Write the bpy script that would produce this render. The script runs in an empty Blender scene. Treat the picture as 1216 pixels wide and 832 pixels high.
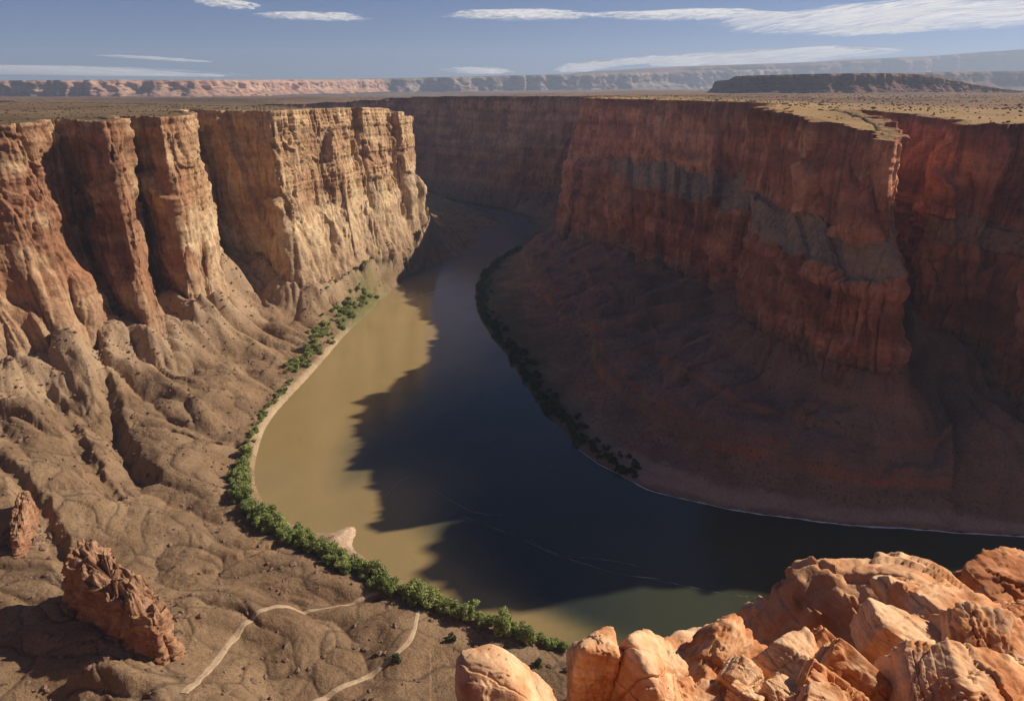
import bpy, math, random
import numpy as np
from mathutils import Vector
from mathutils.bvhtree import BVHTree

random.seed(7)
rng = np.random.default_rng(7)
scene = bpy.context.scene
col = scene.collection
R = math.radians
F4 = np.float32

# ------------------------------------------------------------------ camera
CAM_Z = 330.0
PITCH = R(21.0)
FPX = 822.0
cam_d = bpy.data.cameras.new("camera")
cam = bpy.data.objects.new("camera", cam_d)
col.objects.link(cam)
cam.location = (0, 0, CAM_Z)
cam.rotation_euler = (R(90) - PITCH, 0, 0)
cam_d.sensor_fit = 'HORIZONTAL'
cam_d.sensor_width = 36.0
cam_d.lens = 36.0 * FPX / 1216.0
cam_d.clip_start = 0.1
cam_d.clip_end = 400000.0
scene.camera = cam
CP, SP = math.cos(PITCH), math.sin(PITCH)


def at(px, py, z=None, d=None):
    """world point where the sight line of a photo pixel meets height z, or lies d metres ahead"""
    xc = (px - 608.0) / FPX
    yc = (416.0 - py) / FPX
    fw = CP + yc * SP
    up = -SP + yc * CP
    if d is None:
        d = (z - CAM_Z) / up * fw
    return (xc / fw * d, d, CAM_Z + up / fw * d)


# ------------------------------------------------------------------ noise
_perm = np.random.default_rng(1234).permutation(256).astype(np.int32)
_perm = np.concatenate([_perm, _perm])
_g = np.array([[1, 1, 0], [-1, 1, 0], [1, -1, 0], [-1, -1, 0], [1, 0, 1], [-1, 0, 1], [1, 0, -1], [-1, 0, -1],
               [0, 1, 1], [0, -1, 1], [0, 1, -1], [0, -1, -1], [1, 1, 0], [-1, 1, 0], [0, -1, 1], [0, -1, -1]], dtype=F4)


def perlin(x, y, z=None, seed=0):
    x = np.asarray(x, dtype=np.float64) + seed * 17.37
    y = np.asarray(y, dtype=np.float64) + seed * 5.91
    z = np.zeros_like(x) + 0.37 if z is None else np.asarray(z, dtype=np.float64) + 0.37
    x, y, z = np.broadcast_arrays(x, y, z)
    xi, yi, zi = np.floor(x), np.floor(y), np.floor(z)
    xf, yf, zf = (x - xi).astype(F4), (y - yi).astype(F4), (z - zi).astype(F4)
    xi = xi.astype(np.int32) & 255
    yi = yi.astype(np.int32) & 255
    zi = zi.astype(np.int32) & 255
    u = xf * xf * xf * (xf * (xf * 6 - 15) + 10)
    v = yf * yf * yf * (yf * (yf * 6 - 15) + 10)
    w = zf * zf * zf * (zf * (zf * 6 - 15) + 10)

    def gd(a, b, c):
        h = _perm[_perm[_perm[(xi + a) & 255] + ((yi + b) & 255)] + ((zi + c) & 255)] & 15
        gx = _g[h]
        return gx[..., 0] * (xf - a) + gx[..., 1] * (yf - b) + gx[..., 2] * (zf - c)
    x00 = gd(0, 0, 0) * (1 - u) + gd(1, 0, 0) * u
    x10 = gd(0, 1, 0) * (1 - u) + gd(1, 1, 0) * u
    x01 = gd(0, 0, 1) * (1 - u) + gd(1, 0, 1) * u
    x11 = gd(0, 1, 1) * (1 - u) + gd(1, 1, 1) * u
    y0 = x00 * (1 - v) + x10 * v
    y1 = x01 * (1 - v) + x11 * v
    return y0 * (1 - w) + y1 * w


def fbm(x, y, z=None, oct=4, seed=0, gain=0.5, lac=2.03):
    s = 0.0
    a = 1.0
    f = 1.0
    for o in range(oct):
        s = s + a * perlin(x * f, y * f, None if z is None else z * f, seed + o * 3)
        a *= gain
        f *= lac
    return s


def ridged(x, y, z=None, oct=4, seed=0, gain=0.5):
    s = 0.0
    a = 1.0
    f = 1.0
    for o in range(oct):
        n = 1 - 2 * np.abs(perlin(x * f, y * f, None if z is None else z * f, seed + o * 3))
        s = s + a * n
        a *= gain
        f *= 2.05
    return s


def worley(x, y, seed=0, jit=0.9):
    xi, yi = np.floor(x).astype(np.int64), np.floor(y).astype(np.int64)
    f1 = np.full(x.shape, 9.0)
    f2 = np.full(x.shape, 9.0)
    cid = np.zeros(x.shape)
    for a in (-1, 0, 1):
        for b in (-1, 0, 1):
            cx, cy = xi + a, yi + b
            h = (cx * 374761393 + cy * 668265263 + seed * 974634777) & 0xFFFFFFFF
            h = ((h ^ (h >> 13)) * 1274126177) & 0xFFFFFFFF
            h = h ^ (h >> 16)
            px = cx + 0.5 + jit * (((h & 1023) / 1023.0) - 0.5)
            py = cy + 0.5 + jit * ((((h >> 10) & 1023) / 1023.0) - 0.5)
            d = np.sqrt((x - px) ** 2 + (y - py) ** 2)
            r = ((h >> 20) & 1023) / 1023.0
            m = d < f1
            f2 = np.where(m, f1, np.minimum(f2, d))
            cid = np.where(m, r, cid)
            f1 = np.where(m, d, f1)
    return f1, f2, cid


def facets2(x, y, seed=0):
    """like worley, but returns the offset from the cell's centre: lets each cell be a tilted plane"""
    xi, yi = np.floor(x).astype(np.int64), np.floor(y).astype(np.int64)
    f1 = np.full(x.shape, 9.0)
    f2 = np.full(x.shape, 9.0)
    dx = np.zeros(x.shape)
    dy = np.zeros(x.shape)
    ra = np.zeros(x.shape)
    rb = np.zeros(x.shape)
    for a in (-1, 0, 1):
        for b in (-1, 0, 1):
            cx, cy = xi + a, yi + b
            h = (cx * 374761393 + cy * 668265263 + seed * 974634777) & 0xFFFFFFFF
            h = ((h ^ (h >> 13)) * 1274126177) & 0xFFFFFFFF
            h = h ^ (h >> 16)
            px = cx + 0.5 + 0.9 * (((h & 1023) / 1023.0) - 0.5)
            py = cy + 0.5 + 0.9 * ((((h >> 10) & 1023) / 1023.0) - 0.5)
            d = np.maximum(np.abs(x - px), np.abs(y - py) * 0.8) + 0.25 * np.abs(x - px + y - py)
            m = d < f1
            f2 = np.where(m, f1, np.minimum(f2, d))
            dx = np.where(m, x - px, dx)
            dy = np.where(m, y - py, dy)
            ra = np.where(m, ((h >> 20) & 1023) / 1023.0, ra)
            rb = np.where(m, ((h >> 4) & 255) / 255.0, rb)
            f1 = np.where(m, d, f1)
    return f1, f2, ra, rb, dx, dy


def sstep(a, b, x):
    t = np.clip((x - a) / (b - a), 0, 1)
    return t * t * (3 - 2 * t)


def lerp(a, b, t):
    return a + (b - a) * t


# ------------------------------------------------------------------ mesh helpers
def props(o, label=None, cat=None, group=None, kind=None):
    if label:
        o['label'] = label
    if cat:
        o['category'] = cat
    if group:
        o['group'] = group
    if kind:
        o['kind'] = kind
    return o


def mesh_obj(name, V, Fc, mat, parent=None, colors=None, smooth=True, attrs=None):
    """V (n,3) array, Fc (m,k) int array of triangles or quads"""
    V = np.ascontiguousarray(V, dtype=F4)
    Fc = np.ascontiguousarray(Fc, dtype=np.int32)
    me = bpy.data.meshes.new(name)
    n, m, k = len(V), len(Fc), Fc.shape[1]
    me.vertices.add(n)
    me.vertices.foreach_set("co", V.ravel())
    me.loops.add(m * k)
    me.loops.foreach_set("vertex_index", Fc.ravel())
    me.polygons.add(m)
    me.polygons.foreach_set("loop_start", np.arange(0, m * k, k, dtype=np.int32))
    me.polygons.foreach_set("loop_total", np.full(m, k, dtype=np.int32))
    me.polygons.foreach_set("use_smooth", np.full(m, smooth, dtype=bool))
    me.update(calc_edges=True)
    if colors is not None:
        at_ = me.attributes.new("Col", 'FLOAT_COLOR', 'POINT')
        c4 = np.ones((n, 4), dtype=F4)
        c4[:, :3] = colors
        at_.data.foreach_set("color", c4.ravel())
    me.materials.append(mat)
    o = bpy.data.objects.new(name, me)
    col.objects.link(o)
    if parent is not None:
        o.parent = parent
    return o


def grid_faces(nr, nc, keep=None):
    i = np.arange(nr * nc, dtype=np.int32).reshape(nr, nc)
    q = np.stack([i[:-1, :-1], i[:-1, 1:], i[1:, 1:], i[1:, :-1]], -1)
    if keep is not None:
        q = q[keep]
    return q.reshape(-1, 4)


def compact(V, Fc, C=None):
    used = np.zeros(len(V), bool)
    used[Fc.ravel()] = True
    idx = np.cumsum(used) - 1
    return V[used], idx[Fc], (None if C is None else C[used])


def chaikin(P, n=2):
    for _ in range(n):
        a, b = P[:-1], P[1:]
        Q = np.empty((2 * len(a), P.shape[1]))
        Q[0::2] = .75 * a + .25 * b
        Q[1::2] = .25 * a + .75 * b
        P = np.vstack([P[:1], Q, P[-1:]])
    return P


def resample(P, step_fn, cols):
    d = np.sqrt(((P[1:, cols] - P[:-1, cols]) ** 2).sum(1))
    mid = (P[1:] + P[:-1]) / 2
    w = np.array([di / step_fn(m) for di, m in zip(d, mid)])
    s = np.concatenate([[0], np.cumsum(w)])
    n = max(2, int(s[-1]))
    t = np.linspace(0, s[-1], n)
    arc = np.interp(t, s, np.concatenate([[0], np.cumsum(d)]))
    return np.stack([np.interp(t, s, P[:, k]) for k in range(P.shape[1])], 1), arc


def smooth1(a, n):
    if n < 1:
        return a
    k = np.hanning(2 * n + 3)[1:-1]
    k /= k.sum()
    p = np.concatenate([np.repeat(a[:1], n, 0), a, np.repeat(a[-1:], n, 0)])
    return np.stack([np.convolve(p[:, j], k, 'valid') for j in range(a.shape[1])], 1)


def poly_dist(x, y, P, attr=None):
    """distance to polyline P (n,2); attr (n,) interpolated at the nearest point"""
    best = np.full(x.shape, 1e18, dtype=F4)
    av = np.zeros(x.shape, dtype=F4)
    x = x.astype(F4)
    y = y.astype(F4)
    for i in range(len(P) - 1):
        ax, ay = P[i]
        bx, by = P[i + 1]
        dx, dy = bx - ax, by - ay
        L = dx * dx + dy * dy + 1e-9
        t = np.clip(((x - F4(ax)) * F4(dx) + (y - F4(ay)) * F4(dy)) / F4(L), 0, 1)
        dd = (x - F4(ax) - t * F4(dx)) ** 2 + (y - F4(ay) - t * F4(dy)) ** 2
        m = dd < best
        best = np.where(m, dd, best)
        if attr is not None:
            av = np.where(m, F4(attr[i]) + t * F4(attr[i + 1] - attr[i]), av)
    return np.sqrt(best), av


def in_poly(x, y, P):
    c = np.zeros(x.shape, bool)
    n = len(P)
    for i in range(n):
        x0, y0 = P[i]
        x1, y1 = P[(i + 1) % n]
        if y0 == y1:
            continue
        m = ((y0 > y) != (y1 > y)) & (x < (x1 - x0) * (y - y0) / (y1 - y0) + x0)
        c ^= m
    return c


# ------------------------------------------------------------------ node helpers
def new_mat(name):
    m = bpy.data.materials.new(name)
    m.use_nodes = True
    nt = m.node_tree
    nt.nodes.clear()
    out = nt.nodes.new('ShaderNodeOutputMaterial')
    return m, nt, out


class NB:
    def __init__(s, nt):
        s.nt = nt

    def n(s, t, **kw):
        nd = s.nt.nodes.new(t)
        for k, v in kw.items():
            setattr(nd, k, v)
        return nd

    def link(s, a, b):
        s.nt.links.new(a, b)

    def val(s, sock, v):
        if hasattr(v, 'is_output'):
            s.link(v, sock)
        else:
            sock.default_value = v

    def math(s, op, a, b=0.0, c=None, clamp=False):
        nd = s.n('ShaderNodeMath', operation=op)
        nd.use_clamp = clamp
        s.val(nd.inputs[0], a)
        s.val(nd.inputs[1], b)
        if c is not None:
            s.val(nd.inputs[2], c)
        return nd.outputs[0]

    def mix(s, f, a, b, blend='MIX'):
        nd = s.n('ShaderNodeMix', data_type='RGBA', blend_type=blend)
        s.val(nd.inputs[0], f)
        for sock, v in ((nd.inputs[6], a), (nd.inputs[7], b)):
            if hasattr(v, 'is_output'):
                s.link(v, sock)
            else:
                sock.default_value = (*v, 1) if len(v) == 3 else v
        return nd.outputs[2]

    def mapping(s, vec, scale=(1, 1, 1), loc=(0, 0, 0), rot=(0, 0, 0)):
        nd = s.n('ShaderNodeMapping')
        s.link(vec, nd.inputs[0])
        nd.inputs[1].default_value = loc
        nd.inputs[2].default_value = rot
        nd.inputs[3].default_value = scale
        return nd.outputs[0]

    def noise(s, vec, scale, detail=4, rough=0.55, dist=0.0):
        nd = s.n('ShaderNodeTexNoise')
        s.link(vec, nd.inputs['Vector'])
        nd.inputs['Scale'].default_value = scale
        nd.inputs['Detail'].default_value = detail
        nd.inputs['Roughness'].default_value = rough
        nd.inputs['Distortion'].default_value = dist
        return nd.outputs[0]

    def ramp(s, f, stops):
        nd = s.n('ShaderNodeValToRGB')
        s.link(f, nd.inputs[0])
        e = nd.color_ramp.elements
        while len(e) < len(stops):
            e.new(0.5)
        for k, (p, c) in zip(e, stops):
            k.position = p
            k.color = (c, c, c, 1) if isinstance(c, (int, float)) else (*c, 1)
        return nd.outputs[0]

    def bump(s, h, strength=1.0, dist=1.0, normal=None):
        nd = s.n('ShaderNodeBump')
        nd.inputs['Strength'].default_value = strength
        nd.inputs['Distance'].default_value = dist
        s.link(h, nd.inputs['Height'])
        if normal is not None:
            s.link(normal, nd.inputs['Normal'])
        return nd.outputs[0]


def rock_material(name, sc=1.0, bump_d=1.0, strata=1.0, varn=0.5, tint=(1, 1, 1), use_col=True, base=(0.4, 0.2, 0.1), rough=0.92,
                  coords='Object', streak=1.0):
    """sandstone: tinted layers, dark varnish streaks running down, fine grain relief"""
    m, nt, out = new_mat(name)
    b = NB(nt)
    tc = b.n('ShaderNodeTexCoord').outputs[coords]
    if use_col:
        basec = b.n('ShaderNodeAttribute', attribute_name='Col').outputs['Color']
    else:
        rgb = b.n('ShaderNodeRGB')
        rgb.outputs[0].default_value = (*base, 1)
        basec = rgb.outputs[0]
    # layers
    lay = b.noise(b.mapping(tc, (0.05 * sc, 0.05 * sc, 0.9 * sc)), 1.0, 5, 0.65, 0.6)
    layc = b.ramp(lay, [(0.3, 0.66), (0.5, 1.0), (0.68, 1.22)])
    c = b.mix(strata, basec, layc, 'MULTIPLY')
    # patches
    pat = b.noise(tc, 0.14 * sc, 6, 0.62, 0.4)
    c = b.mix(0.75, c, b.ramp(pat, [(0.3, (0.66, 0.62, 0.60)), (0.52, (1, 1, 1)), (0.75, (1.2, 1.16, 1.08))]), 'MULTIPLY')
    # varnish streaks
    st = b.noise(b.mapping(tc, (0.17 * sc, 0.17 * sc, 0.014 * sc)), 1.0, 5, 0.6, 0.6)
    c = b.mix(varn, c, b.ramp(st, [(0.36, (0.42, 0.36, 0.35)), (0.5, (1, 1, 1))]), 'MULTIPLY')
    # grain
    gr = b.noise(tc, 2.2 * sc, 5, 0.7)
    c = b.mix(0.6, c, b.ramp(gr, [(0.25, 0.72), (0.5, 1.0), (0.75, 1.2)]), 'MULTIPLY')
    # relief
    h1 = b.noise(tc, 0.35 * sc, 8, 0.68, 0.3)
    h2 = b.noise(b.mapping(tc, (0.12 * sc, 0.12 * sc, 1.6 * sc)), 1.0, 6, 0.6, 0.5)
    h3 = b.noise(b.mapping(tc, (0.22 * sc, 0.22 * sc, 0.03 * sc)), 1.0, 6, 0.6, 0.5)
    hh = b.math('ADD', b.math('ADD', b.math('MULTIPLY', h1, 2.2), b.math('MULTIPLY', h2, 1.2 * strata)), b.math('MULTIPLY', h3, 1.1 * streak))
    nrm = b.bump(hh, 0.85, bump_d)
    p = b.n('ShaderNodeBsdfPrincipled')
    b.link(c, p.inputs['Base Color'])
    p.inputs['Roughness'].default_value = rough
    p.inputs['Specular IOR Level'].default_value = 0.15
    b.link(nrm, p.inputs['Normal'])
    b.link(p.outputs[0], out.inputs[0])
    return m


def ground_material(name, sc=1.0, bump_d=0.8, speck=0.5):
    m, nt, out = new_mat(name)
    b = NB(nt)
    tc = b.n('ShaderNodeTexCoord').outputs['Object']
    basec = b.n('ShaderNodeAttribute', attribute_name='Col').outputs['Color']
    pat = b.noise(tc, 0.03 * sc, 6, 0.6, 0.6)
    c = b.mix(0.8, basec, b.ramp(pat, [(0.3, (0.74, 0.70, 0.68)), (0.5, (1, 1, 1)), (0.72, (1.18, 1.14, 1.08))]), 'MULTIPLY')
    gr = b.noise(tc, 0.55 * sc, 7, 0.72)
    c = b.mix(0.85, c, b.ramp(gr, [(0.28, 0.52), (0.5, 1.0), (0.75, 1.35)]), 'MULTIPLY')
    # scattered dark stones and low scrub
    vo = b.n('ShaderNodeTexVoronoi')
    b.link(tc, vo.inputs['Vector'])
    vo.inputs['Scale'].default_value = 0.28 * sc
    spot = b.ramp(vo.outputs['Distance'], [(0.10, 0.0), (0.2, 1.0)])
    msk = b.ramp(b.noise(tc, 0.02 * sc, 4, 0.6), [(0.48, 0.0), (0.62, 1.0)])
    f = b.math('MULTIPLY', b.math('SUBTRACT', 1.0, spot), b.math('MULTIPLY', msk, speck))
    c = b.mix(f, c, (0.045, 0.04, 0.028))
    h1 = b.noise(tc, 0.16 * sc, 9, 0.66, 0.4)
    h2 = b.noise(tc, 1.1 * sc, 5, 0.7)
    hh = b.math('ADD', b.math('MULTIPLY', h1, 2.6), b.math('MULTIPLY', h2, 0.9))
    nrm = b.bump(hh, 0.8, bump_d)
    p = b.n('ShaderNodeBsdfPrincipled')
    b.link(c, p.inputs['Base Color'])
    p.inputs['Roughness'].default_value = 0.95
    p.inputs['Specular IOR Level'].default_value = 0.08
    b.link(nrm, p.inputs['Normal'])
    b.link(p.outputs[0], out.inputs[0])
    return m


def plain_mat(name, c, rough=0.9, noise_sc=None, lo=0.7, hi=1.25):
    m, nt, out = new_mat(name)
    b = NB(nt)
    p = b.n('ShaderNodeBsdfPrincipled')
    p.inputs['Base Color'].default_value = (*c, 1)
    p.inputs['Roughness'].default_value = rough
    p.inputs['Specular IOR Level'].default_value = 0.1
    if noise_sc:
        tc = b.n('ShaderNodeTexCoord').outputs['Object']
        n = b.noise(tc, noise_sc, 6, 0.65)
        b.link(b.mix(1.0, c, b.ramp(n, [(0.3, lo), (0.7, hi)]), 'MULTIPLY'), p.inputs['Base Color'])
        b.link(b.bump(n, 0.6, 0.3 / noise_sc), p.inputs['Normal'])
    b.link(p.outputs[0], out.inputs[0])
    return m


def leaf_mat(name, a, bcol):
    m, nt, out = new_mat(name)
    b = NB(nt)
    attr = b.n('ShaderNodeAttribute', attribute_name='Col').outputs['Color']
    sep = b.n('ShaderNodeSeparateColor')
    b.link(attr, sep.inputs[0])
    oi = b.n('ShaderNodeObjectInfo').outputs['Random']
    f = b.math('ADD', b.math('MULTIPLY', sep.outputs[0], 0.55), b.math('MULTIPLY', oi, 0.5), clamp=True)
    c = b.mix(f, a, bcol)
    d = b.n('ShaderNodeBsdfDiffuse')
    t = b.n('ShaderNodeBsdfTranslucent')
    b.link(c, d.inputs[0])
    b.link(c, t.inputs[0])
    mx = b.n('ShaderNodeMixShader')
    mx.inputs[0].default_value = 0.28
    b.link(d.outputs[0], mx.inputs[1])
    b.link(t.outputs[0], mx.inputs[2])
    b.link(mx.outputs[0], out.inputs[0])
    return m


M_cliff = rock_material("sandstone_cliff", 1.0, 1.1, 0.5, 0.6, streak=0.9)
M_ground = ground_material("desert_ground", 1.0, 0.9, 0.5)
M_plateau = ground_material("plateau_scrubland", 0.5, 0.8, 1.0)
M_mesa = rock_material("far_mesa_rock", 0.06, 6.0, 0.8, 0.3)
M_boulder = rock_material("rim_sandstone", 5.0, 0.030, 0.45, 0.22, streak=0.4)
M_pinnacle = rock_material("red_pinnacle_rock", 1.6, 0.7, 0.7, 0.3)
M_rubble = plain_mat("talus_rubble_rock", (0.21, 0.13, 0.088), 0.95, 0.4)
M_track = plain_mat("pale_packed_dirt", (0.42, 0.295, 0.185), 0.95, 0.35, 0.75, 1.2)
M_bark = plain_mat("bark", (0.11, 0.075, 0.05), 0.95, 3.0)
M_leaf = leaf_mat("sunlit_leaf", (0.13, 0.17, 0.05), (0.40, 0.43, 0.15))
M_leaf_dark = leaf_mat("tamarisk_leaf", (0.035, 0.055, 0.022), (0.08, 0.105, 0.04))
M_scrub = leaf_mat("sage_scrub", (0.10, 0.085, 0.04), (0.20, 0.17, 0.08))
M_surf = plain_mat("breaking_surf", (0.8, 0.78, 0.76), 0.6)
M_foam = plain_mat("river_foam", (0.42, 0.40, 0.38), 0.6)

# ------------------------------------------------------------------ canyon plan
# stations: rim x y z, base x y z, terrace strength
def st(rx, ry, rz, bx, by, bz, tr=0.0):
    return (rx, ry, rz, bx, by, bz, tr)


LEFT = np.array([          # last value: 1 = ramp-like lower half, 0 = sheer alcove wall
    st(-1150, 200, 292, -1080, 220, 40, .6),
    st(-900, 420, 292, -830, 430, 40, .6),
    st(-660, 620, 290, -570, 590, 52, .8),
    st(-580, 690, 290, -500, 645, 56, 1),
    st(-508, 752, 290, -446, 690, 46, 1),
    st(-506, 786, 291, -446, 722, 44, .8),
    st(-535, 846, 291, -468, 772, 56, .45),
    st(-470, 812, 291, -436, 766, 44, .5),
    st(-438, 790, 291, -408, 742, 34, .9),
    st(-440, 832, 292, -410, 776, 32, .9),
    st(-515, 926, 292, -452, 846, 56, .4),
    st(-452, 892, 292, -424, 836, 44, .45),
    st(-414, 874, 292, -388, 806, 28, 1),
    st(-420, 950, 292, -380, 868, 27, 1),
    st(-436, 1012, 293, -392, 930, 30, 1),
    st(-500, 1104, 293, -462, 1052, 70, .15),
    st(-445, 1092, 293, -424, 1046, 64, .05),
    st(-385, 1076, 293, -372, 1034, 52, .05),
    st(-340, 1056, 293, -314, 974, 28, 1),
    st(-328, 1100, 293, -280, 1005, 24, 1),
    st(-322, 1140, 293, -272, 1048, 24, .8),
    st(-298, 1164, 293, -256, 1078, 22, .9),
    st(-278, 1196, 293, -236, 1110, 21, 1),
    st(-276, 1232, 292, -232, 1150, 23, .7),
    st(-252, 1258, 292, -214, 1184, 24, .9),
    st(-234, 1296, 290, -194, 1230, 32, 1),
    st(-228, 1330, 288, -184, 1275, 38, .7),
    st(-204, 1350, 280, -170, 1320, 50, 1),
    st(-194, 1390, 270, -162, 1395, 62, 1),
    st(-212, 1440, 264, -186, 1470, 58, .8),
    st(-320, 1520, 274, -310, 1570, 50, .5),
    st(-620, 1600, 290, -610, 1660, 50, .5),
    st(-1200, 1660, 293, -1190, 1720, 50, .5),
], dtype=float)

RIGHT = np.array([
    st(1500, 640, 296, 1480, 570, 70, .3),
    st(800, 585, 296, 785, 530, 70, .3),
    st(650, 566, 296, 640, 520, 64, .4),
    st(512, 548, 294, 500, 500, 52, .4),
    st(464, 552, 294, 444, 506, 46, .4),
    st(478, 600, 295, 446, 585, 62, .4),
    st(508, 640, 295, 458, 628, 78, .5),
    st(456, 692, 294, 438, 660, 88, .5),
    st(426, 702, 292, 416, 690, 92, .4),
    st(458, 745, 293, 436, 745, 104, .2),
    st(474, 800, 294, 450, 800, 114, .1),
    st(460, 915, 297, 444, 905, 180, 0),
    st(434, 960, 298, 430, 935, 205, 0),
    st(410, 915, 299, 418, 905, 185, 0),
    st(388, 830, 302, 406, 825, 125, .1),
    st(366, 710, 296, 388, 700, 104, .3),
    st(342, 634, 286, 364, 618, 92, .7),
    st(320, 604, 282, 340, 566, 84, 1),
    st(310, 690, 293, 300, 602, 85, 1),
    st(288, 790, 300, 276, 660, 86, 1),
    st(280, 850, 303, 262, 716, 86, 1),
    st(312, 905, 304, 274, 790, 78, .9),
    st(356, 1005, 305, 310, 880, 62, .7),
    st(345, 1110, 304, 300, 975, 46, .85),
    st(268, 1330, 303, 246, 1165, 42, .6),
    st(166, 1480, 302, 140, 1388, 36, .15),
    st(146, 1560, 302, 76, 1432, 32, .1),
    st(200, 1640, 302, 150, 1590, 40, 0),
    st(270, 1770, 301, 210, 1750, 42, .1),
    st(165, 1960, 299, 95, 1890, 42, .2),
    st(10, 2090, 297, -35, 1990, 34, .2),
    st(-150, 2260, 295, -175, 2150, 34, .2),
    st(-360, 2450, 290, -380, 2330, 30, .2),
    st(-560, 2560, 272, -560, 2420, 30, .2),
    st(-900, 2650, 258, -900, 2500, 30, .2),
    st(-1600, 2700, 252, -1590, 2560, 30, .2),
], dtype=float)

NEAR = np.array([
    st(-1150, 60, 320, -1100, 150, 45),
    st(-500, -30, 324, -480, 70, 45),
    st(-120, -8, 326, -120, 80, 40),
    st(-14, -3, 327, -14, 75, 38),
    st(2, 3.0, 326, 4, 80, 38),
    st(10, 7, 322, 12, 85, 36),
    st(34, 12, 318, 34, 90, 30),
    st(80, 4, 318, 80, 95, 30),
    st(300, 10, 318, 300, 110, 25),
    st(1500, 60, 312, 1500, 160, 25),
], dtype=float)

LS = chaikin(LEFT, 1)
RS = chaikin(RIGHT, 2)
NS = chaikin(NEAR, 2)
canyon = np.vstack([LS[:, :2], RS[::-1, :2], NS[::-1, :2]])
rimpts = np.vstack([LS[:, :3], RS[:, :3], NS[:, :3]])

# shorelines (water level 0)
SHORE_L_PX = [(690, 770), (640, 753), (590, 736), (540, 716), (490, 695), (450, 672), (432, 660), (420, 653), (418, 643), (424, 632), (421, 624), (408, 626),
              (392, 634), (360, 630), (330, 612), (308, 590), (301, 565), (306, 535), (316, 505), (336, 480), (362, 453), (388, 424),
              (410, 397), (440, 371), (456, 355), (476, 332), (510, 316), (545, 304), (562, 293), (568, 281), (569, 270), (594, 268), (596, 263),
              (572, 252), (540, 240), (505, 233)]
SHORE_R_PX = [(500, 212), (540, 224), (570, 235), (600, 247), (628, 260), (638, 270), (626, 284), (605, 298), (585, 312), (570, 326), (563, 345),
              (566, 370), (580, 395), (605, 425), (622, 455), (645, 486), (670, 515), (700, 543), (735, 563), (775, 583), (830, 596), (890, 608),
              (950, 615), (1010, 623), (1080, 627), (1150, 632), (1216, 636)]
shore_l = np.array([at(*p, z=0)[:2] for p in SHORE_L_PX])
shore_r = np.array([at(*p, z=0)[:2] for p in SHORE_R_PX])
shore_l = np.vstack([[(1500, 255), (700, 262), (300, 280), (150, 305), (75, 326)], shore_l, [(-420, 2020), (-800, 2080), (-1500, 2100)]])
shore_r = np.vstack([[(-1500, 2420), (-800, 2380), (-420, 2260)], shore_r, [(480, 446), (560, 430), (700, 420), (1500, 480)]])
shore_l = chaikin(shore_l, 2)
shore_r = chaikin(shore_r, 2)
river_poly = np.vstack([shore_l, shore_r])


def zplat(x, y):
    x = np.asarray(x, float)
    y = np.asarray(y, float)
    num = np.zeros(x.shape)
    den = np.zeros(x.shape)
    dm = np.full(x.shape, 1e18)
    for px, py, pz in rimpts[::2]:
        d2 = (x - px) ** 2 + (y - py) ** 2 + 25.0
        w = 1.0 / (d2 * np.sqrt(d2))
        num += w * pz
        den += w
        dm = np.minimum(dm, d2)
    near = num / den
    dm = np.sqrt(dm)
    zl = np.maximum(292 - (y - 1300) * 0.0125, 216)
    zr = np.maximum(301 - (y - 1000) * 0.0052, 226)
    t = sstep(-0.15, 0.25, x / np.maximum(y, 50.0))
    far = lerp(zl, zr, t)
    f = sstep(100, 900, dm) * sstep(300, 900, y)
    return lerp(near, far, f)


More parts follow.
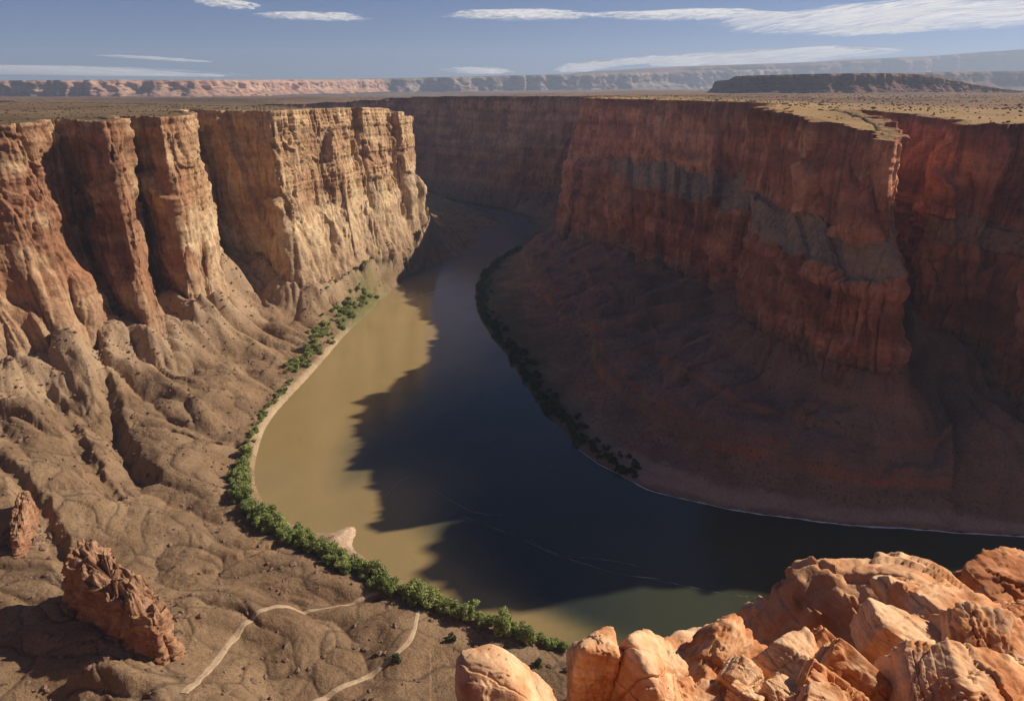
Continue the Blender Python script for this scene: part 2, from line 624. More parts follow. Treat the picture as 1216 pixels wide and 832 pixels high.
# ------------------------------------------------------------------ cliffs
def cliff(name, S, label, step_k, colr, seed, side, inland=22.0, min_step=1.2, rows=(26, 110, 44, 100, 10), amp=1.0):
    P, arc = resample(S, lambda m: max(min_step, step_k * math.hypot(m[0], m[1])), [0, 1])
    n = len(P)
    rim, base, tr = P[:, :3], P[:, 3:6], P[:, 6]
    # inland direction from the smoothed rim line
    sp = np.mean(np.sqrt(((rim[1:, :2] - rim[:-1, :2]) ** 2).sum(1)))
    rs = smooth1(rim[:, :2], int(16 / sp) + 1)
    tg = np.gradient(rs, axis=0)
    tg = tg / (np.linalg.norm(tg, axis=1, keepdims=True) + 1e-9)
    inn = np.stack([-tg[:, 1], tg[:, 0]], 1) * side
    Hh = rim[:, 2] - base[:, 2]
    if side > 0 and name.endswith('west'):
        pass
    # profile keys (offset fraction, height fraction)
    wob1 = 0.05 * perlin(arc / 60.0, np.zeros(n), seed=seed + 50)
    wob2 = 0.05 * perlin(arc / 35.0, np.zeros(n), seed=seed + 51)
    if seed == 1:      # sunlit western wall: sheer top, ramp-like lower half
        a1 = lerp(0.20, 0.15, tr) + wob1
        h1 = lerp(0.22, 0.58, tr) + 2.6 * wob1
        a2 = lerp(0.45, 0.50, tr) + 2 * wob2
        h2 = lerp(0.10, 0.31, tr) + 1.6 * wob2
    else:
        a1 = lerp(0.32, 0.06, tr) + 0.6 * wob1
        h1 = lerp(0.60, 0.575, tr) + 1.6 * wob2
        a2 = lerp(0.46, 0.73, tr) + wob2
        h2 = lerp(0.52, 0.41, tr) + 1.2 * wob2 + 1.3 * wob1
    vert = []
    vv = []
    r_in, r1, r2, r3, r4 = rows
    ks = np.linspace(1, 0, r_in + 1)[:-1]
    for k in ks:
        off = inland * (0.02 + k ** 1.4)
        pxy = rim[:, :2] + inn * off
        vert.append(np.concatenate([pxy, np.zeros((n, 1))], 1))
        vv.append(-k)

    def seg(f0, h0, f1, h1, cnt, v0, v1, ease=1.0, last=False):
        for i in range(cnt + (1 if last else 0)):
            t = i / cnt
            f = f0 + (f1 - f0) * t ** ease
            h = h0 + (h1 - h0) * t
            pxy = rim[:, :2] + (base[:, :2] - rim[:, :2]) * np.asarray(f).reshape(-1, 1)
            z = base[:, 2] + Hh * h
            vert.append(np.concatenate([pxy, np.broadcast_to(z, (n,)).reshape(-1, 1)], 1))
            vv.append(v0 + (v1 - v0) * t)
    one = np.ones(n)
    seg(0 * one, one, a1, h1, r1, 0, 1, 1.3)
    seg(a1, h1, a2, h2, r2, 1, 2, 1.0)
    seg(a2, h2, one, 0 * one, r3, 2, 3, 1.25 if seed != 1 else 1.1)
    seg(one, 0 * one, 1.08 * one, -30 / Hh, r4, 3, 4, 1.0, True)
    V = np.stack(vert, 0)            # rows, n, 3
    v = np.array(vv)[:, None] * np.ones((1, n))
    A = arc[None, :] * np.ones((V.shape[0], 1))
    x, y, z = V[..., 0].copy(), V[..., 1].copy(), V[..., 2].copy()
    top = v < 0
    zp = zplat(x[:r_in], y[:r_in])
    k = -v[:r_in]
    z[:r_in] = zp + 1.2 - 6.0 * sstep(0.62, 1.0, k)
    z[r_in] = zplat(x[r_in], y[r_in]) + 1.0
    # displacement
    dr = np.gradient(np.stack([x, y, z], -1), axis=0)
    dc = np.gradient(np.stack([x, y, z], -1), axis=1)
    N = np.cross(dc, dr)
    N /= (np.linalg.norm(N, axis=-1, keepdims=True) + 1e-9)
    # orient into the canyon (opposite of inland)
    sgn = np.sign((N[..., 0] * -inn[None, :, 0] + N[..., 1] * -inn[None, :, 1]).mean())
    N *= sgn if sgn != 0 else 1
    N[:r_in + 1, :, :] = N[r_in + 4:r_in + 5]
    N[..., 2] *= 0.35
    zz = z
    slope_low = sstep(1.0, 2.0, v)
    big = fbm(x / 62, y / 62, zz / 260, 3, seed) * 9
    fl = ridged(A / 26 + 0.4 * perlin(x / 60, y / 60, zz / 90, seed + 9), zz / 240, None, 3, seed + 4)
    flute = (fl - 0.6) * 2.0 * sstep(-0.2, 0.35, perlin(A / 70, zz / 200, seed=seed + 15))
    CW = 1.0 if seed == 1 else 2.0
    cr = perlin(A / (11 * CW) + 0.5 * perlin(A / 30, zz / 60, seed=seed + 12), zz / 110, seed=seed + 7)
    crack = -(6.5 if seed == 1 else 14.0) * np.exp(-(cr / (0.04 if seed == 1 else 0.05)) ** 2) * (0.4 + 0.6 * sstep(-0.1, 0.3, perlin(A / 40, zz / 150, seed=seed + 8)))
    # blocks: vertical joint slabs pushed in and out
    K1 = 1.0 if seed == 1 else 1.35
    wa = 0.22 * perlin(A / 24, zz / 70, seed=seed + 31)
    wb = 0.2 * perlin(A / 45, zz / 45, seed=seed + 32)
    f1, f2, cid, rb, dx, dy = facets2(A / (42 * K1) + wa, zz / (120 * K1) + 3.1 + wb, seed + 5)
    slab = ((cid - 0.5) * 13.0 + (rb - 0.5) * (26.0 if seed == 1 else 34.0) * dx + (cid - 0.3) * 9.0 * dy) * K1 * sstep(0.0, 0.05, f2 - f1)
    f1s, f2s, cids, rbs, dxs, dys = facets2(A / 15 + wa * 1.4 + 0.5 * cid, zz / 42 + 1.7 + wb, seed + 6)
    slab += (1.0 if seed == 1 else 0.7) * ((cids - 0.5) * 4.5 + (rbs - 0.5) * 8.0 * dxs + (cids - 0.4) * 4.0 * dys) * sstep(0.0, 0.06, f2s - f1s)
    f1t, f2t, cidt, rbt, dxt, dyt = facets2(A / 5.5 + wa * 2 + cids, zz / 13 + 0.7 + wb * 2, seed + 8)
    slab += (1.0 if seed == 1 else 0.5) * ((cidt - 0.5) * 1.5 + (rbt - 0.5) * 2.4 * dxt) * sstep(0.0, 0.08, f2t - f1t)
    # layers
    wz = zz + 5 * perlin(x / 140, y / 140, seed=seed + 2)
    ly = perlin(wz / 14, x / 400, seed=seed + 20)
    ly2 = perlin(wz / 4.6, x / 300, seed=seed + 21)
    layer = (np.tanh(ly * 5) * 1.0 + np.tanh(ly2 * 4) * 0.55) * (1.0 if seed == 1 else lerp(0.8, 2.0, sstep(1.8, 2.1, v)))
    fine = fbm(x / 9, y / 9, zz / 14, 4, seed + 3) * (1.3 if seed == 1 else 0.8)
    # gullied, draped lower slopes
    gw = A / 34 + 0.35 * perlin(A / 30, v * 1.3, seed=seed + 41)
    gu = np.abs(perlin(gw, v * 0.7, seed=seed + 40)) * 22 + np.abs(perlin(gw * 2.3, v * 1.3, seed=seed + 42)) * 9 + np.abs(perlin(gw * 5.3, v * 2.5, seed=seed + 43)) * 3.5
    gully = gu - 8.0 + 12 * perlin(A / 75, zz / 70, seed=seed + 44)
    face = sstep(-0.02, 0.05, v)
    lowmix = slope_low * (tr[None, :] if seed == 1 else 0.0)
    terr = sstep(1.0, 1.12, v) * (1 - sstep(1.86, 2.0, v)) * tr[None, :] if seed != 1 else 0 * v
    D = big + (flute + crack + slab + layer) * (1 - 0.9 * terr) * (1 - 0.72 * lowmix) + fine * (1 - 0.6 * terr) + gully * lowmix
    lipf = 1 - sstep(0.0, 0.10, v)
    D = D * amp
    # same displacement at the lip as just under it, so that the edge follows the face
    row_lip = D[r_in + 2:r_in + 3]
    D = np.where(v <= 0, row_lip * np.clip(1 + v * 1.6, 0, 1), D)
    x += N[..., 0] * D
    y += N[..., 1] * D
    z += N[..., 2] * D * face
    # broken ledges just under the rim
    led = sstep(0, 0.06, v) * (1 - sstep(0.10, 0.2, v))
    z -= led * 0.0
    tz = fbm(x / 7, y / 7, None, 4, seed + 60) * 0.9 + 1.6 * np.abs(perlin(x / 22, y / 22, seed=seed + 61))
    z += np.where(v <= 0.0, tz * (1 - sstep(0.55, 0.85, -v)), 0)
    z += terr * (fbm(x / 16, y / 16, None, 3, seed + 70) * 1.6)
    # colours
    C = colr(x, y, z, v, A, Hh[None, :], N, tr[None, :], 0.5 * cid + 0.32 * cids + 0.18 * cidt, ly)
    o = mesh_obj(name, np.stack([x, y, z], -1).reshape(-1, 3), grid_faces(V.shape[0], n), M_cliff, colors=C.reshape(-1, 3))
    props(o, label, 'cliff', None, 'structure')
    return o


PLAT_L = np.array([0.215, 0.14, 0.078])
PLAT_R = np.array([0.36, 0.225, 0.10])


def col_left(x, y, z, v, A, H, N, tr, cid, ly):
    n1 = fbm(x / 45, y / 45, z / 30, 3, 101)[..., None]
    n2 = perlin(x / 160, y / 160, z / 60, 102)[..., None]
    red = np.array([0.33, 0.16, 0.085])
    tan = np.array([0.57, 0.365, 0.195])
    pal = np.array([0.64, 0.46, 0.275])
    brn = np.array([0.40, 0.255, 0.15])
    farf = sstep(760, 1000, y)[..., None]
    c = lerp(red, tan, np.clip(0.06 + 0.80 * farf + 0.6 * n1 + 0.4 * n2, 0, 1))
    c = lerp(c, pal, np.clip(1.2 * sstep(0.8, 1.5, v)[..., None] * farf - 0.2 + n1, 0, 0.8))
    c = lerp(c, brn, (sstep(1.7, 2.6, v)[..., None]) * (0.75 + 0.2 * n1))
    c = lerp(c, np.array([0.30, 0.19, 0.115]), sstep(2.5, 3.0, v)[..., None])
    c = c * (1 + 0.13 * np.tanh(ly * 4)[..., None] * (1 - sstep(1.5, 2, v)[..., None]))
    c = lerp(c, PLAT_L, (1 - sstep(-0.25, 0.02, v))[..., None])
    return np.clip(c, 0.02, 0.9)


def col_right(x, y, z, v, A, H, N, tr, cid, ly):
    n1 = fbm(x / 50, y / 50, z / 35, 3, 111)[..., None]
    red = np.array([0.54, 0.20, 0.105])
    org = np.array([0.76, 0.35, 0.17])
    drk = np.array([0.32, 0.115, 0.07])
    gry = lerp(np.array([0.40, 0.27, 0.17]), np.array([0.46, 0.29, 0.17]), np.clip(0.5 + 1.2 * n1, 0, 1))
    c = lerp(red, org, np.clip(0.30 + 1.0 * n1 + 1.9 * (cid[..., None] - 0.5), 0, 1))
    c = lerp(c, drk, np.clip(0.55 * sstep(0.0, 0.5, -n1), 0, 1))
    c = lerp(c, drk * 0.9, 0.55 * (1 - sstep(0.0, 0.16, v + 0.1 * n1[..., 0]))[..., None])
    c = c * (1 + 0.15 * np.tanh(ly * 4)[..., None])
    terr = (sstep(0.97, 1.03, v + 0.03 * n1[..., 0]) * (1 - sstep(1.96, 2.01, v + 0.03 * n1[..., 0])) * sstep(.30, .42, tr + 0.05 * n1[..., 0]))[..., None]
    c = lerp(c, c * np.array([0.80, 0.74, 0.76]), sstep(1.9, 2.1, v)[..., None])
    c = lerp(c, gry, terr)
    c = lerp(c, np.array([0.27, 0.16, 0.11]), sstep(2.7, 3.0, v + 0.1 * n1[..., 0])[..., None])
    c = lerp(c, PLAT_R, (1 - sstep(-0.22, -0.01, v))[..., None])
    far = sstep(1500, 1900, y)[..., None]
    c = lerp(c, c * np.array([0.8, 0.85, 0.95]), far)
    return np.clip(c, 0.02, 0.9)


def col_near(x, y, z, v, A, H, N, tr, cid, ly):
    n1 = fbm(x / 20, y / 20, z / 12, 3, 121)[..., None]
    c = lerp(np.array([0.50, 0.22, 0.10]), np.array([0.58, 0.31, 0.16]), np.clip(0.5 + n1, 0, 1))
    return np.clip(c * (1 + 0.12 * np.tanh(ly * 4)[..., None]), 0.02, 0.9)


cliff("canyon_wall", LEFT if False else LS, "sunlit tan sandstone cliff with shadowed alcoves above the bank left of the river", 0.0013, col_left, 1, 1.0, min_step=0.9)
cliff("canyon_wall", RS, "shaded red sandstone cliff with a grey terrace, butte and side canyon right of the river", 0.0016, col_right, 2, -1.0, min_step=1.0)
cliff("canyon_wall", NS, "orange sandstone cliff dropping from the rim below the foreground boulders", 0.02, col_near, 3, -1.0, inland=20, min_step=3.0,
      rows=(10, 60, 20, 40, 6), amp=0.5)

# ------------------------------------------------------------------ canyon floor
base_all = [np.stack([S[:, 3], S[:, 4]], 1) for S in (LS, RS, NS)]
base_z = [S[:, 5] for S in (LS, RS, NS)]

base_arc = []
base_al = []
SPINE = np.array([(1480, 600), (700, 560), (480, 640), (330, 640), (275, 760), (290, 960), (170, 1380), (100, 1450), (180, 1700), (90, 1890), (-170, 2150),
                  (-800, 2500), (-1590, 2560)], float)
for P_ in (base_all[0], SPINE, base_all[2]):      # smoothed copies carry the distance along the wall, for gullies that run straight down from it
    Q_ = smooth1(resample(P_, lambda m_: 12.0, [0, 1])[0], 9)
    base_arc.append(Q_[::3])
    L_ = np.concatenate([[0], np.cumsum(np.linalg.norm(np.diff(Q_, axis=0), axis=1))])
    base_al.append(L_[::3])
GULLIES = []   # carved ravines: world polyline, half width, depth
for pts, w, dp in [
    ([(112, 432, 36), (128, 475, 30), (140, 520, 24), (150, 545, 22), (176, 562, 20)], 10, 12),
    ([(60, 470, 34), (100, 545, 26), (118, 575, 22), (134, 592, 20)], 8, 8),
    ([(235, 398, 26), (300, 408, 18), (350, 415, 9), (392, 419, 3)], 5, 7),
    ([(160, 500, 24), (215, 512, 18), (262, 523, 12), (296, 528, 4)], 5, 6),
    ([(0, 560, 32), (40, 600, 26), (62, 640, 24), (100, 690, 20)], 9, 8),
    ([(180, 690, 16), (300, 655, 11), (370, 630, 7)], 4, 3.5),
]:
    GULLIES.append((np.array([at(px, py, z=zz)[:2] for px, py, zz in pts]), w, dp))

TRACKS = {
    "wide": [(226, 860), (243, 832), (258, 806), (272, 776), (292, 752), (318, 736), (352, 725), (390, 716), (424, 707), (448, 697)],
    "narrow": [(330, 862), (378, 832), (408, 815), (438, 797), (466, 782), (484, 768), (492, 752), (494, 735), (496, 720)],
}


def floor_h(x, y):
    ins = in_poly(x, y, river_poly)
    dl, _ = poly_dist(x, y, shore_l)
    dr, _ = poly_dist(x, y, shore_r)
    ds = np.minimum(dl, dr).astype(float)
    leftbank = dl < dr
    dc = np.full(x.shape, 1e9)
    zb = np.zeros(x.shape)
    wn = np.zeros(x.shape)
    which = np.zeros(x.shape, int)
    arcn = np.zeros(x.shape)
    for i in range(3):
        d, a = poly_dist(x, y, base_all[i], base_z[i])
        _, ar = poly_dist(x, y, base_arc[i], base_al[i])
        m = d < dc
        arcn = np.where(m, ar + 1000.0 * i, arcn)
        dc = np.where(m, d, dc)
        which = np.where(m, i, which)
        w = 1.0 / (d + 6.0) ** 3
        zb += a * w
        wn += w
    zb /= wn
    u = ds / (ds + dc + 1e-6)
    out = {}
    n0 = fbm(x / 90, y / 90, None, 3, 201)
    # ---- sunlit side: gentle pediment of rounded mud hills cut by gullies
    ca, sa = math.cos(R(24)), math.sin(R(24))
    wx = x + 22 * perlin(x / 75, y / 75, seed=210) + 7 * perlin(x / 24, y / 24, seed=216)
    wy = y + 22 * perlin(x / 75, y / 75, seed=211) + 7 * perlin(x / 24, y / 24, seed=217)
    xr, yr = wx * ca - wy * sa, wx * sa + wy * ca
    b1 = np.abs(perlin(xr / 210, yr / 62, seed=260)) * 1.9
    b2 = np.abs(perlin(xr / 64 + 3, yr / 27, seed=261)) * 1.9
    b3 = np.abs(perlin(wx / 19, wy / 15, seed=262)) * 1.9
    b4 = np.abs(perlin(wx / 7, wy / 6, seed=263)) * 1.9
    m1 = 1 - np.exp(-b1 * 5)
    f1b, f2b, c2 = worley(xr / 50 + 7, yr / 24, 9)
    m2 = np.minimum(1 - np.exp(-(f2b - f1b) * 12.0), 1 - np.exp(-b2 * 9))
    c1 = np.clip(0.5 + perlin(x / 80, y / 80, seed=264), 0, 1)
    hum = 19.0 * b1 ** 0.85 + 5.0 * b2 ** 0.75 * (0.5 + 0.9 * c1) + 0.9 * b3 + 0.25 * b4 + 0.9 * (1 - np.exp(-(f2b - f1b) * 12.0)) * (0.3 + c2)
    hum += fbm(x / 24, y / 24, None, 4, 220) * 0.9 + (ridged(wx / 13, wy / 9, None, 3, 266) - 0.7) * 0.55
    rid = ridged(xr / 60, yr / 22, None, 3, 230)
    pl = np.where(u < 0.9, u ** 1.15, u ** 1.15)
    fade = sstep(3, 60, ds)
    hl = zb * pl * 0.85 + (hum - 8.5) * fade * (0.8 + 0.5 * sstep(0.2, 0.8, u)) + 1.4 * sstep(0, 4, ds) + 1.6 * sstep(3, 14, ds)
    # talus cones leaning on the walls
    tal = sstep(0.55, 1.0, u)
    ag = arcn / 46 + 0.3 * perlin(x / 40, y / 40, seed=270)
    spur = np.abs(perlin(ag, u * 1.2, seed=271)) * 30 + np.abs(perlin(ag * 2.4, u * 2.2, seed=272)) * 11 + np.abs(perlin(ag * 5.5, u * 4, seed=273)) * 4
    hl += sstep(0.35, 0.95, u) * (spur - 9) + tal * (1.0 * rid + 8 * perlin(x / 60, y / 60, seed=233) + 4) + 24 * sstep(0.62, 1.02, u) ** 1.4
    hl = np.maximum(hl, 0.25 * sstep(0, 3, ds) + 0.02 * ds)
    # ---- shaded side: beach, bushes, red ledge band, steep talus
    un = u + 0.055 * perlin(x / 60, y / 60, seed=240) + 0.02 * perlin(x / 25, y / 25, seed=242) + 0.012 * perlin(x / 12, y / 12, seed=241)
    beach = 4.0 * sstep(0.0, 0.14, un)
    h1 = np.interp(un, [0, .04, .14, .22, .36, .372, .41, .42, .45, .62, .63, .66, .85, 1.0],
                   [0, .01, .035, .06, .14, .24, .26, .31, .32, .44, .51, .52, .72, 1.0])
    gr = ridged(x / 34 + 0.4 * n0, y / 34, None, 4, 245)
    spr = np.abs(perlin(ag * 0.9, un * 1.0, seed=281)) * 26 + np.abs(perlin(ag * 2.2, un * 1.8, seed=282)) * 11 + np.abs(perlin(ag * 5.0, un * 3.5, seed=283)) * 4.5
    hr = zb * h1 + beach * 0.3 + sstep(0.2, 0.5, un) * (gr * 1.6 - 0.8) + sstep(0.16, 0.6, un) * (spr * 1.45 - 12) + sstep(0.1, 0.3, un) * fbm(x / 9, y / 9, None, 4, 247) * 1.1
    hr = np.maximum(hr, 0.06 * np.minimum(ds, 20))
    h = np.where(leftbank, hl, hr)
    bl = sstep(-25, 25, dr - dl)
    h = lerp(hr, hl, bl)
    # carved ravines
    carve = np.zeros(x.shape)
    for P, w, dp in GULLIES:
        d, _ = poly_dist(x, y, P)
        d = d + 5.0 * perlin(x / 16, y / 16, seed=250) + 2.0 * perlin(x / 5, y / 5, seed=251)
        carve = np.maximum(carve, dp * (1 - sstep(0.15 * w, 1.25 * w, np.maximum(d, 0))))
    h = h - carve * sstep(4, 25, ds)
    h = np.where(ins, -0.3 - np.minimum(ds * 0.25, 5.0), np.maximum(h, 0.12))
    e1 = np.minimum(f2b - f1b, 0.5)
    return h, dict(e1=e1, b1=b1, b2=b2, u=u, un=un, ds=ds, dc=dc, left=bl, ins=ins, m1=m1, m2=m2, carve=carve, c1=c1, c2=c2)


NR, NC = 980, 1500
tt = np.linspace(-1.28, 1.38, NC)
dd = np.exp(np.linspace(math.log(95), math.log(2720), NR))
GX = dd[:, None] * tt[None, :]
GY = dd[:, None] * np.ones((1, NC))
inside = in_poly(GX, GY, canyon)
inside[:-1] |= inside[1:]
inside[1:] |= inside[:-1]
inside[:, :-1] |= inside[:, 1:]
inside[:, 1:] |= inside[:, :-1]
idx = np.where(inside.ravel())[0]
fx, fy = GX.ravel()[idx], GY.ravel()[idx]
fh, info = floor_h(fx, fy)

# level the dirt tracks into the ground
track_xy = {}
for nm, px in TRACKS.items():
    pts = chaikin(np.array([at(p[0], p[1], z=9 if nm != 'faint' else 17)[:2] for p in px]), 3)
    track_xy[nm] = pts
tr_d = np.full(fx.shape, 1e9)
for nm, pts in track_xy.items():
    d, _ = poly_dist(fx, fy, pts)
    tr_d = np.minimum(tr_d, d)


def col_floor(x, y, h, I):
    n1 = fbm(x / 40, y / 40, None, 4, 301)[..., None]
    n2 = fbm(x / 11, y / 11, None, 3, 302)[..., None]
    L = I['left'][..., None]
    u, ds = I['u'][..., None], I['ds'][..., None]
    un = I['un'][..., None]
    brown = np.array([0.225, 0.138, 0.077])
    tan = np.array([0.30, 0.195, 0.112])
    redb = np.array([0.25, 0.13, 0.075])
    cl = lerp(brown, tan, np.clip(0.42 + 0.9 * n1 + 0.25 * n2 + 0.35 * (I['c1'][..., None] - 0.5), 0, 1))
    cl = lerp(cl, redb, np.clip(0.8 * (0.35 - I['m1'][..., None]) + 0.3 * n1, 0, 0.5))
    cl = lerp(cl, np.array([0.15, 0.09, 0.055]), np.clip(1.0 - I['m2'][..., None] * 2.2, 0, 0.75))
    gl = (1 - sstep(0.02, 0.085, I['e1'])) * sstep(-0.12, 0.15, perlin(x / 33, y / 33, seed=303)) + (1 - sstep(0.0, 0.10, I['b2'])) * 0.8
    cl = lerp(cl, np.array([0.095, 0.068, 0.042]), np.clip(gl * 0.5, 0, 0.42)[..., None])
    cl = lerp(cl, np.array([0.42, 0.29, 0.18]), sstep(0.62, 0.95, u) * 0.65)
    # pale cut bank
    farshore = (sstep(520, 640, y) * (1 - sstep(880, 1050, y)))[..., None]
    cl = lerp(cl, np.array([0.50, 0.36, 0.22]), (1 - sstep(5, 11, ds + 2 * n2)) * (0.12 + 0.75 * farshore))
    # grass by the bend
    gx, gy, _ = at(432, 368, z=2)
    gm = np.exp(-(((x - gx) / 52) ** 2 + ((y - gy) / 95) ** 2))[..., None] * (1 - sstep(18, 55, ds))
    cl = lerp(cl, np.array([0.14, 0.145, 0.05]), np.clip(1.0 * gm + 1.0 * n2 * gm, 0, 0.75))
    sandp = at(418, 634, z=1)
    sm = np.exp(-(((x - sandp[0]) / 16) ** 2 + ((y - sandp[1]) / 20) ** 2))[..., None]
    cl = lerp(cl, np.array([0.58, 0.40, 0.27]), np.clip(1.6 * sm, 0, 1) * (1 - sstep(10, 22, ds)))
    # shaded bank
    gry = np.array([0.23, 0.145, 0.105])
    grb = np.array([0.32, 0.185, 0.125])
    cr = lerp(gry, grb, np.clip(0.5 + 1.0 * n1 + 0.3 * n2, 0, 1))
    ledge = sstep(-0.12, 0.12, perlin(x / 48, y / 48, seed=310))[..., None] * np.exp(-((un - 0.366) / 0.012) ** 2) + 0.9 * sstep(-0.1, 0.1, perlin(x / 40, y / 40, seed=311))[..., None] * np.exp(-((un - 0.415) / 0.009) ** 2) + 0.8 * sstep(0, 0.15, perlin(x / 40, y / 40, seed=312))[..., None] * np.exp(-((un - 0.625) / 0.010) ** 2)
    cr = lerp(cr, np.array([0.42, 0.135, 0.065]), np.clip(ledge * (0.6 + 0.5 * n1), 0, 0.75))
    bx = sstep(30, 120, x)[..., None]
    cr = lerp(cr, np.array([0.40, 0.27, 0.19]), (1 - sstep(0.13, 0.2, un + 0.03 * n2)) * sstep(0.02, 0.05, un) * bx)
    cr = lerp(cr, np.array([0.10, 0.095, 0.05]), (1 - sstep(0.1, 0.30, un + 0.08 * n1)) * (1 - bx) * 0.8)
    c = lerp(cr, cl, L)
    c = lerp(c, np.array([0.22, 0.16, 0.095]), I['ins'][..., None])
    return np.clip(c, 0.02, 0.9)


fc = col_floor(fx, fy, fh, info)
trf = (1 - sstep(2.0, 6.0, tr_d))
Vf = np.stack([fx, fy, fh], 1)
remap = np.full(NR * NC, -1, dtype=np.int64)
remap[idx] = np.arange(len(idx))
Q = grid_faces(NR, NC)
Q = remap[Q]
Q = Q[(Q >= 0).all(1)]
# drop faces far under water
zq = fh[Q].max(1)
Q = Q[zq > -4.9]
Vf, Q, fc = compact(Vf, Q, fc)
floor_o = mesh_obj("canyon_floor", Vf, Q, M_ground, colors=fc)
props(floor_o, "brown gullied mud hills and talus slopes of the canyon floor beside the river", 'ground', None, 'structure')
bvh = BVHTree.FromPolygons(Vf.tolist(), Q.tolist())


def ground_z(x, y, default=0.0):
    h = bvh.ray_cast(Vector((x, y, 400)), Vector((0, 0, -1)))
    return h[0].z if h[0] is not None else default


# ------------------------------------------------------------------ plateau
NRp, NCp = 900, 1000
tp = np.linspace(-1.35, 1.5, NCp)
dp = np.exp(np.linspace(math.log(300), math.log(24500), NRp))
PX = dp[:, None] * tp[None, :]
PY = dp[:, None] * np.ones((1, NCp))
insp = in_poly(PX, PY, canyon)
rd = np.full(PX.shape, 1e9)
nearm = PY < 3000
for Pl in (LS[:, :2], RS[:, :2]):
    d, _ = poly_dist(PX[nearm], PY[nearm], Pl)
    rd[nearm] = np.minimum(rd[nearm], d)
bad = insp | (rd < 9)
PZ = zplat(PX, PY)
amp_p = np.clip(PY / 1500.0, 0.6, 8)
PZ = PZ + amp_p * (fbm(PX / 160, PY / 160, None, 4, 401) * 1.6 + fbm(PX / 1200, PY / 1200, None, 3, 402) * 2.2) * sstep(15, 120, rd)
n1 = fbm(PX / 120, PY / 120, None, 4, 410)[..., None]
n2 = fbm(PX / 900, PY / 500, None, 4, 411)[..., None]
tb = sstep(-0.2, 0.25, PX / PY)[..., None]
cpn = lerp(PLAT_L, PLAT_R, tb)
farc = lerp(np.array([0.17, 0.105, 0.07]), np.array([0.20, 0.115, 0.07]), tb)
cP = lerp(cpn, farc, np.clip(sstep(60, 420, rd)[..., None] * 0.9 + 0.25 * n1, 0, 1))
cP = cP * (1 + 0.30 * n1 + 0.45 * n2)
kq = ~(bad[:-1, :-1] | bad[1:, :-1] | bad[:-1, 1:] | bad[1:, 1:])
Qp = grid_faces(NRp, NCp, kq)
Vp, Qp, cP = compact(np.stack([PX, PY, PZ], -1).reshape(-1, 3), Qp, np.clip(cP, 0.02, 0.8).reshape(-1, 3))
plat_o = mesh_obj("plateau", Vp, Qp, M_plateau, colors=cP)
props(plat_o, "flat dry scrub plateau above the canyon rims reaching to the far mesas", 'plateau', None, 'structure')

# ------------------------------------------------------------------ river
m, nt, out = new_mat("muddy_river_water")
b = NB(nt)
tc = b.n('ShaderNodeTexCoord').outputs['Object']
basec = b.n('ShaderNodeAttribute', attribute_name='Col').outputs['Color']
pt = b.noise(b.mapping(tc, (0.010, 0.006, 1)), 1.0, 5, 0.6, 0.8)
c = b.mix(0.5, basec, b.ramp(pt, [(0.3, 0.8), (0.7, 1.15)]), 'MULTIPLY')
w1 = b.noise(b.mapping(tc, (0.35, 0.35, 1)), 1.0, 5, 0.6, 0.5)
w2 = b.noise(b.mapping(tc, (0.03, 0.03, 1)), 1.0, 4, 0.6, 1.0)
hh = b.math('ADD', b.math('MULTIPLY', w1, 0.16), b.math('MULTIPLY', w2, 0.6))
nrm = b.bump(hh, 0.55, 1.0)
p = b.n('ShaderNodeBsdfPrincipled')
b.link(c, p.inputs['Base Color'])
p.inputs['Roughness'].default_value = 0.10
p.inputs['IOR'].default_value = 1.33
b.link(nrm, p.inputs['Normal'])
b.link(p.outputs[0], out.inputs[0])
M_water = m
gx = np.linspace(-1500, 1500, 420)
gy = np.linspace(120, 2560, 420)
WX, WY = np.meshgrid(gx, gy)
dl, _ = poly_dist(WX, WY, shore_l)
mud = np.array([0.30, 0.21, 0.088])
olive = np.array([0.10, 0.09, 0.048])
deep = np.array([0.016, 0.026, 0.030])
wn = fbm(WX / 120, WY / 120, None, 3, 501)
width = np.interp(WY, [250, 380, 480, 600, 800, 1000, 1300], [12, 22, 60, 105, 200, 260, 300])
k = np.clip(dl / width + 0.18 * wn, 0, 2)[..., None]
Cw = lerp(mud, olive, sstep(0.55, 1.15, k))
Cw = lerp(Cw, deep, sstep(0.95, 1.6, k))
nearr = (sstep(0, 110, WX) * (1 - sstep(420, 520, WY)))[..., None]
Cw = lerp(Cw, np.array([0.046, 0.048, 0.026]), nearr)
upst_sheen = sstep(1050, 1450, WY)[..., None]
Cw = lerp(Cw, np.array([0.12, 0.14, 0.17]), upst_sheen)  # pale sky reflection of the far reach, painted into the water colour
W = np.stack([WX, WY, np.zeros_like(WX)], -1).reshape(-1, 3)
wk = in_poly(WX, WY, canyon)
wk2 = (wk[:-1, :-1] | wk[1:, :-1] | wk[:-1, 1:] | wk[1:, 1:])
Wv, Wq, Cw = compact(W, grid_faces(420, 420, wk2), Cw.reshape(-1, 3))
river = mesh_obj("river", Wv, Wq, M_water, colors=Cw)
props(river, "wide muddy river bending through the canyon, half tan in sun, half dark in shade", 'river', None, 'structure')


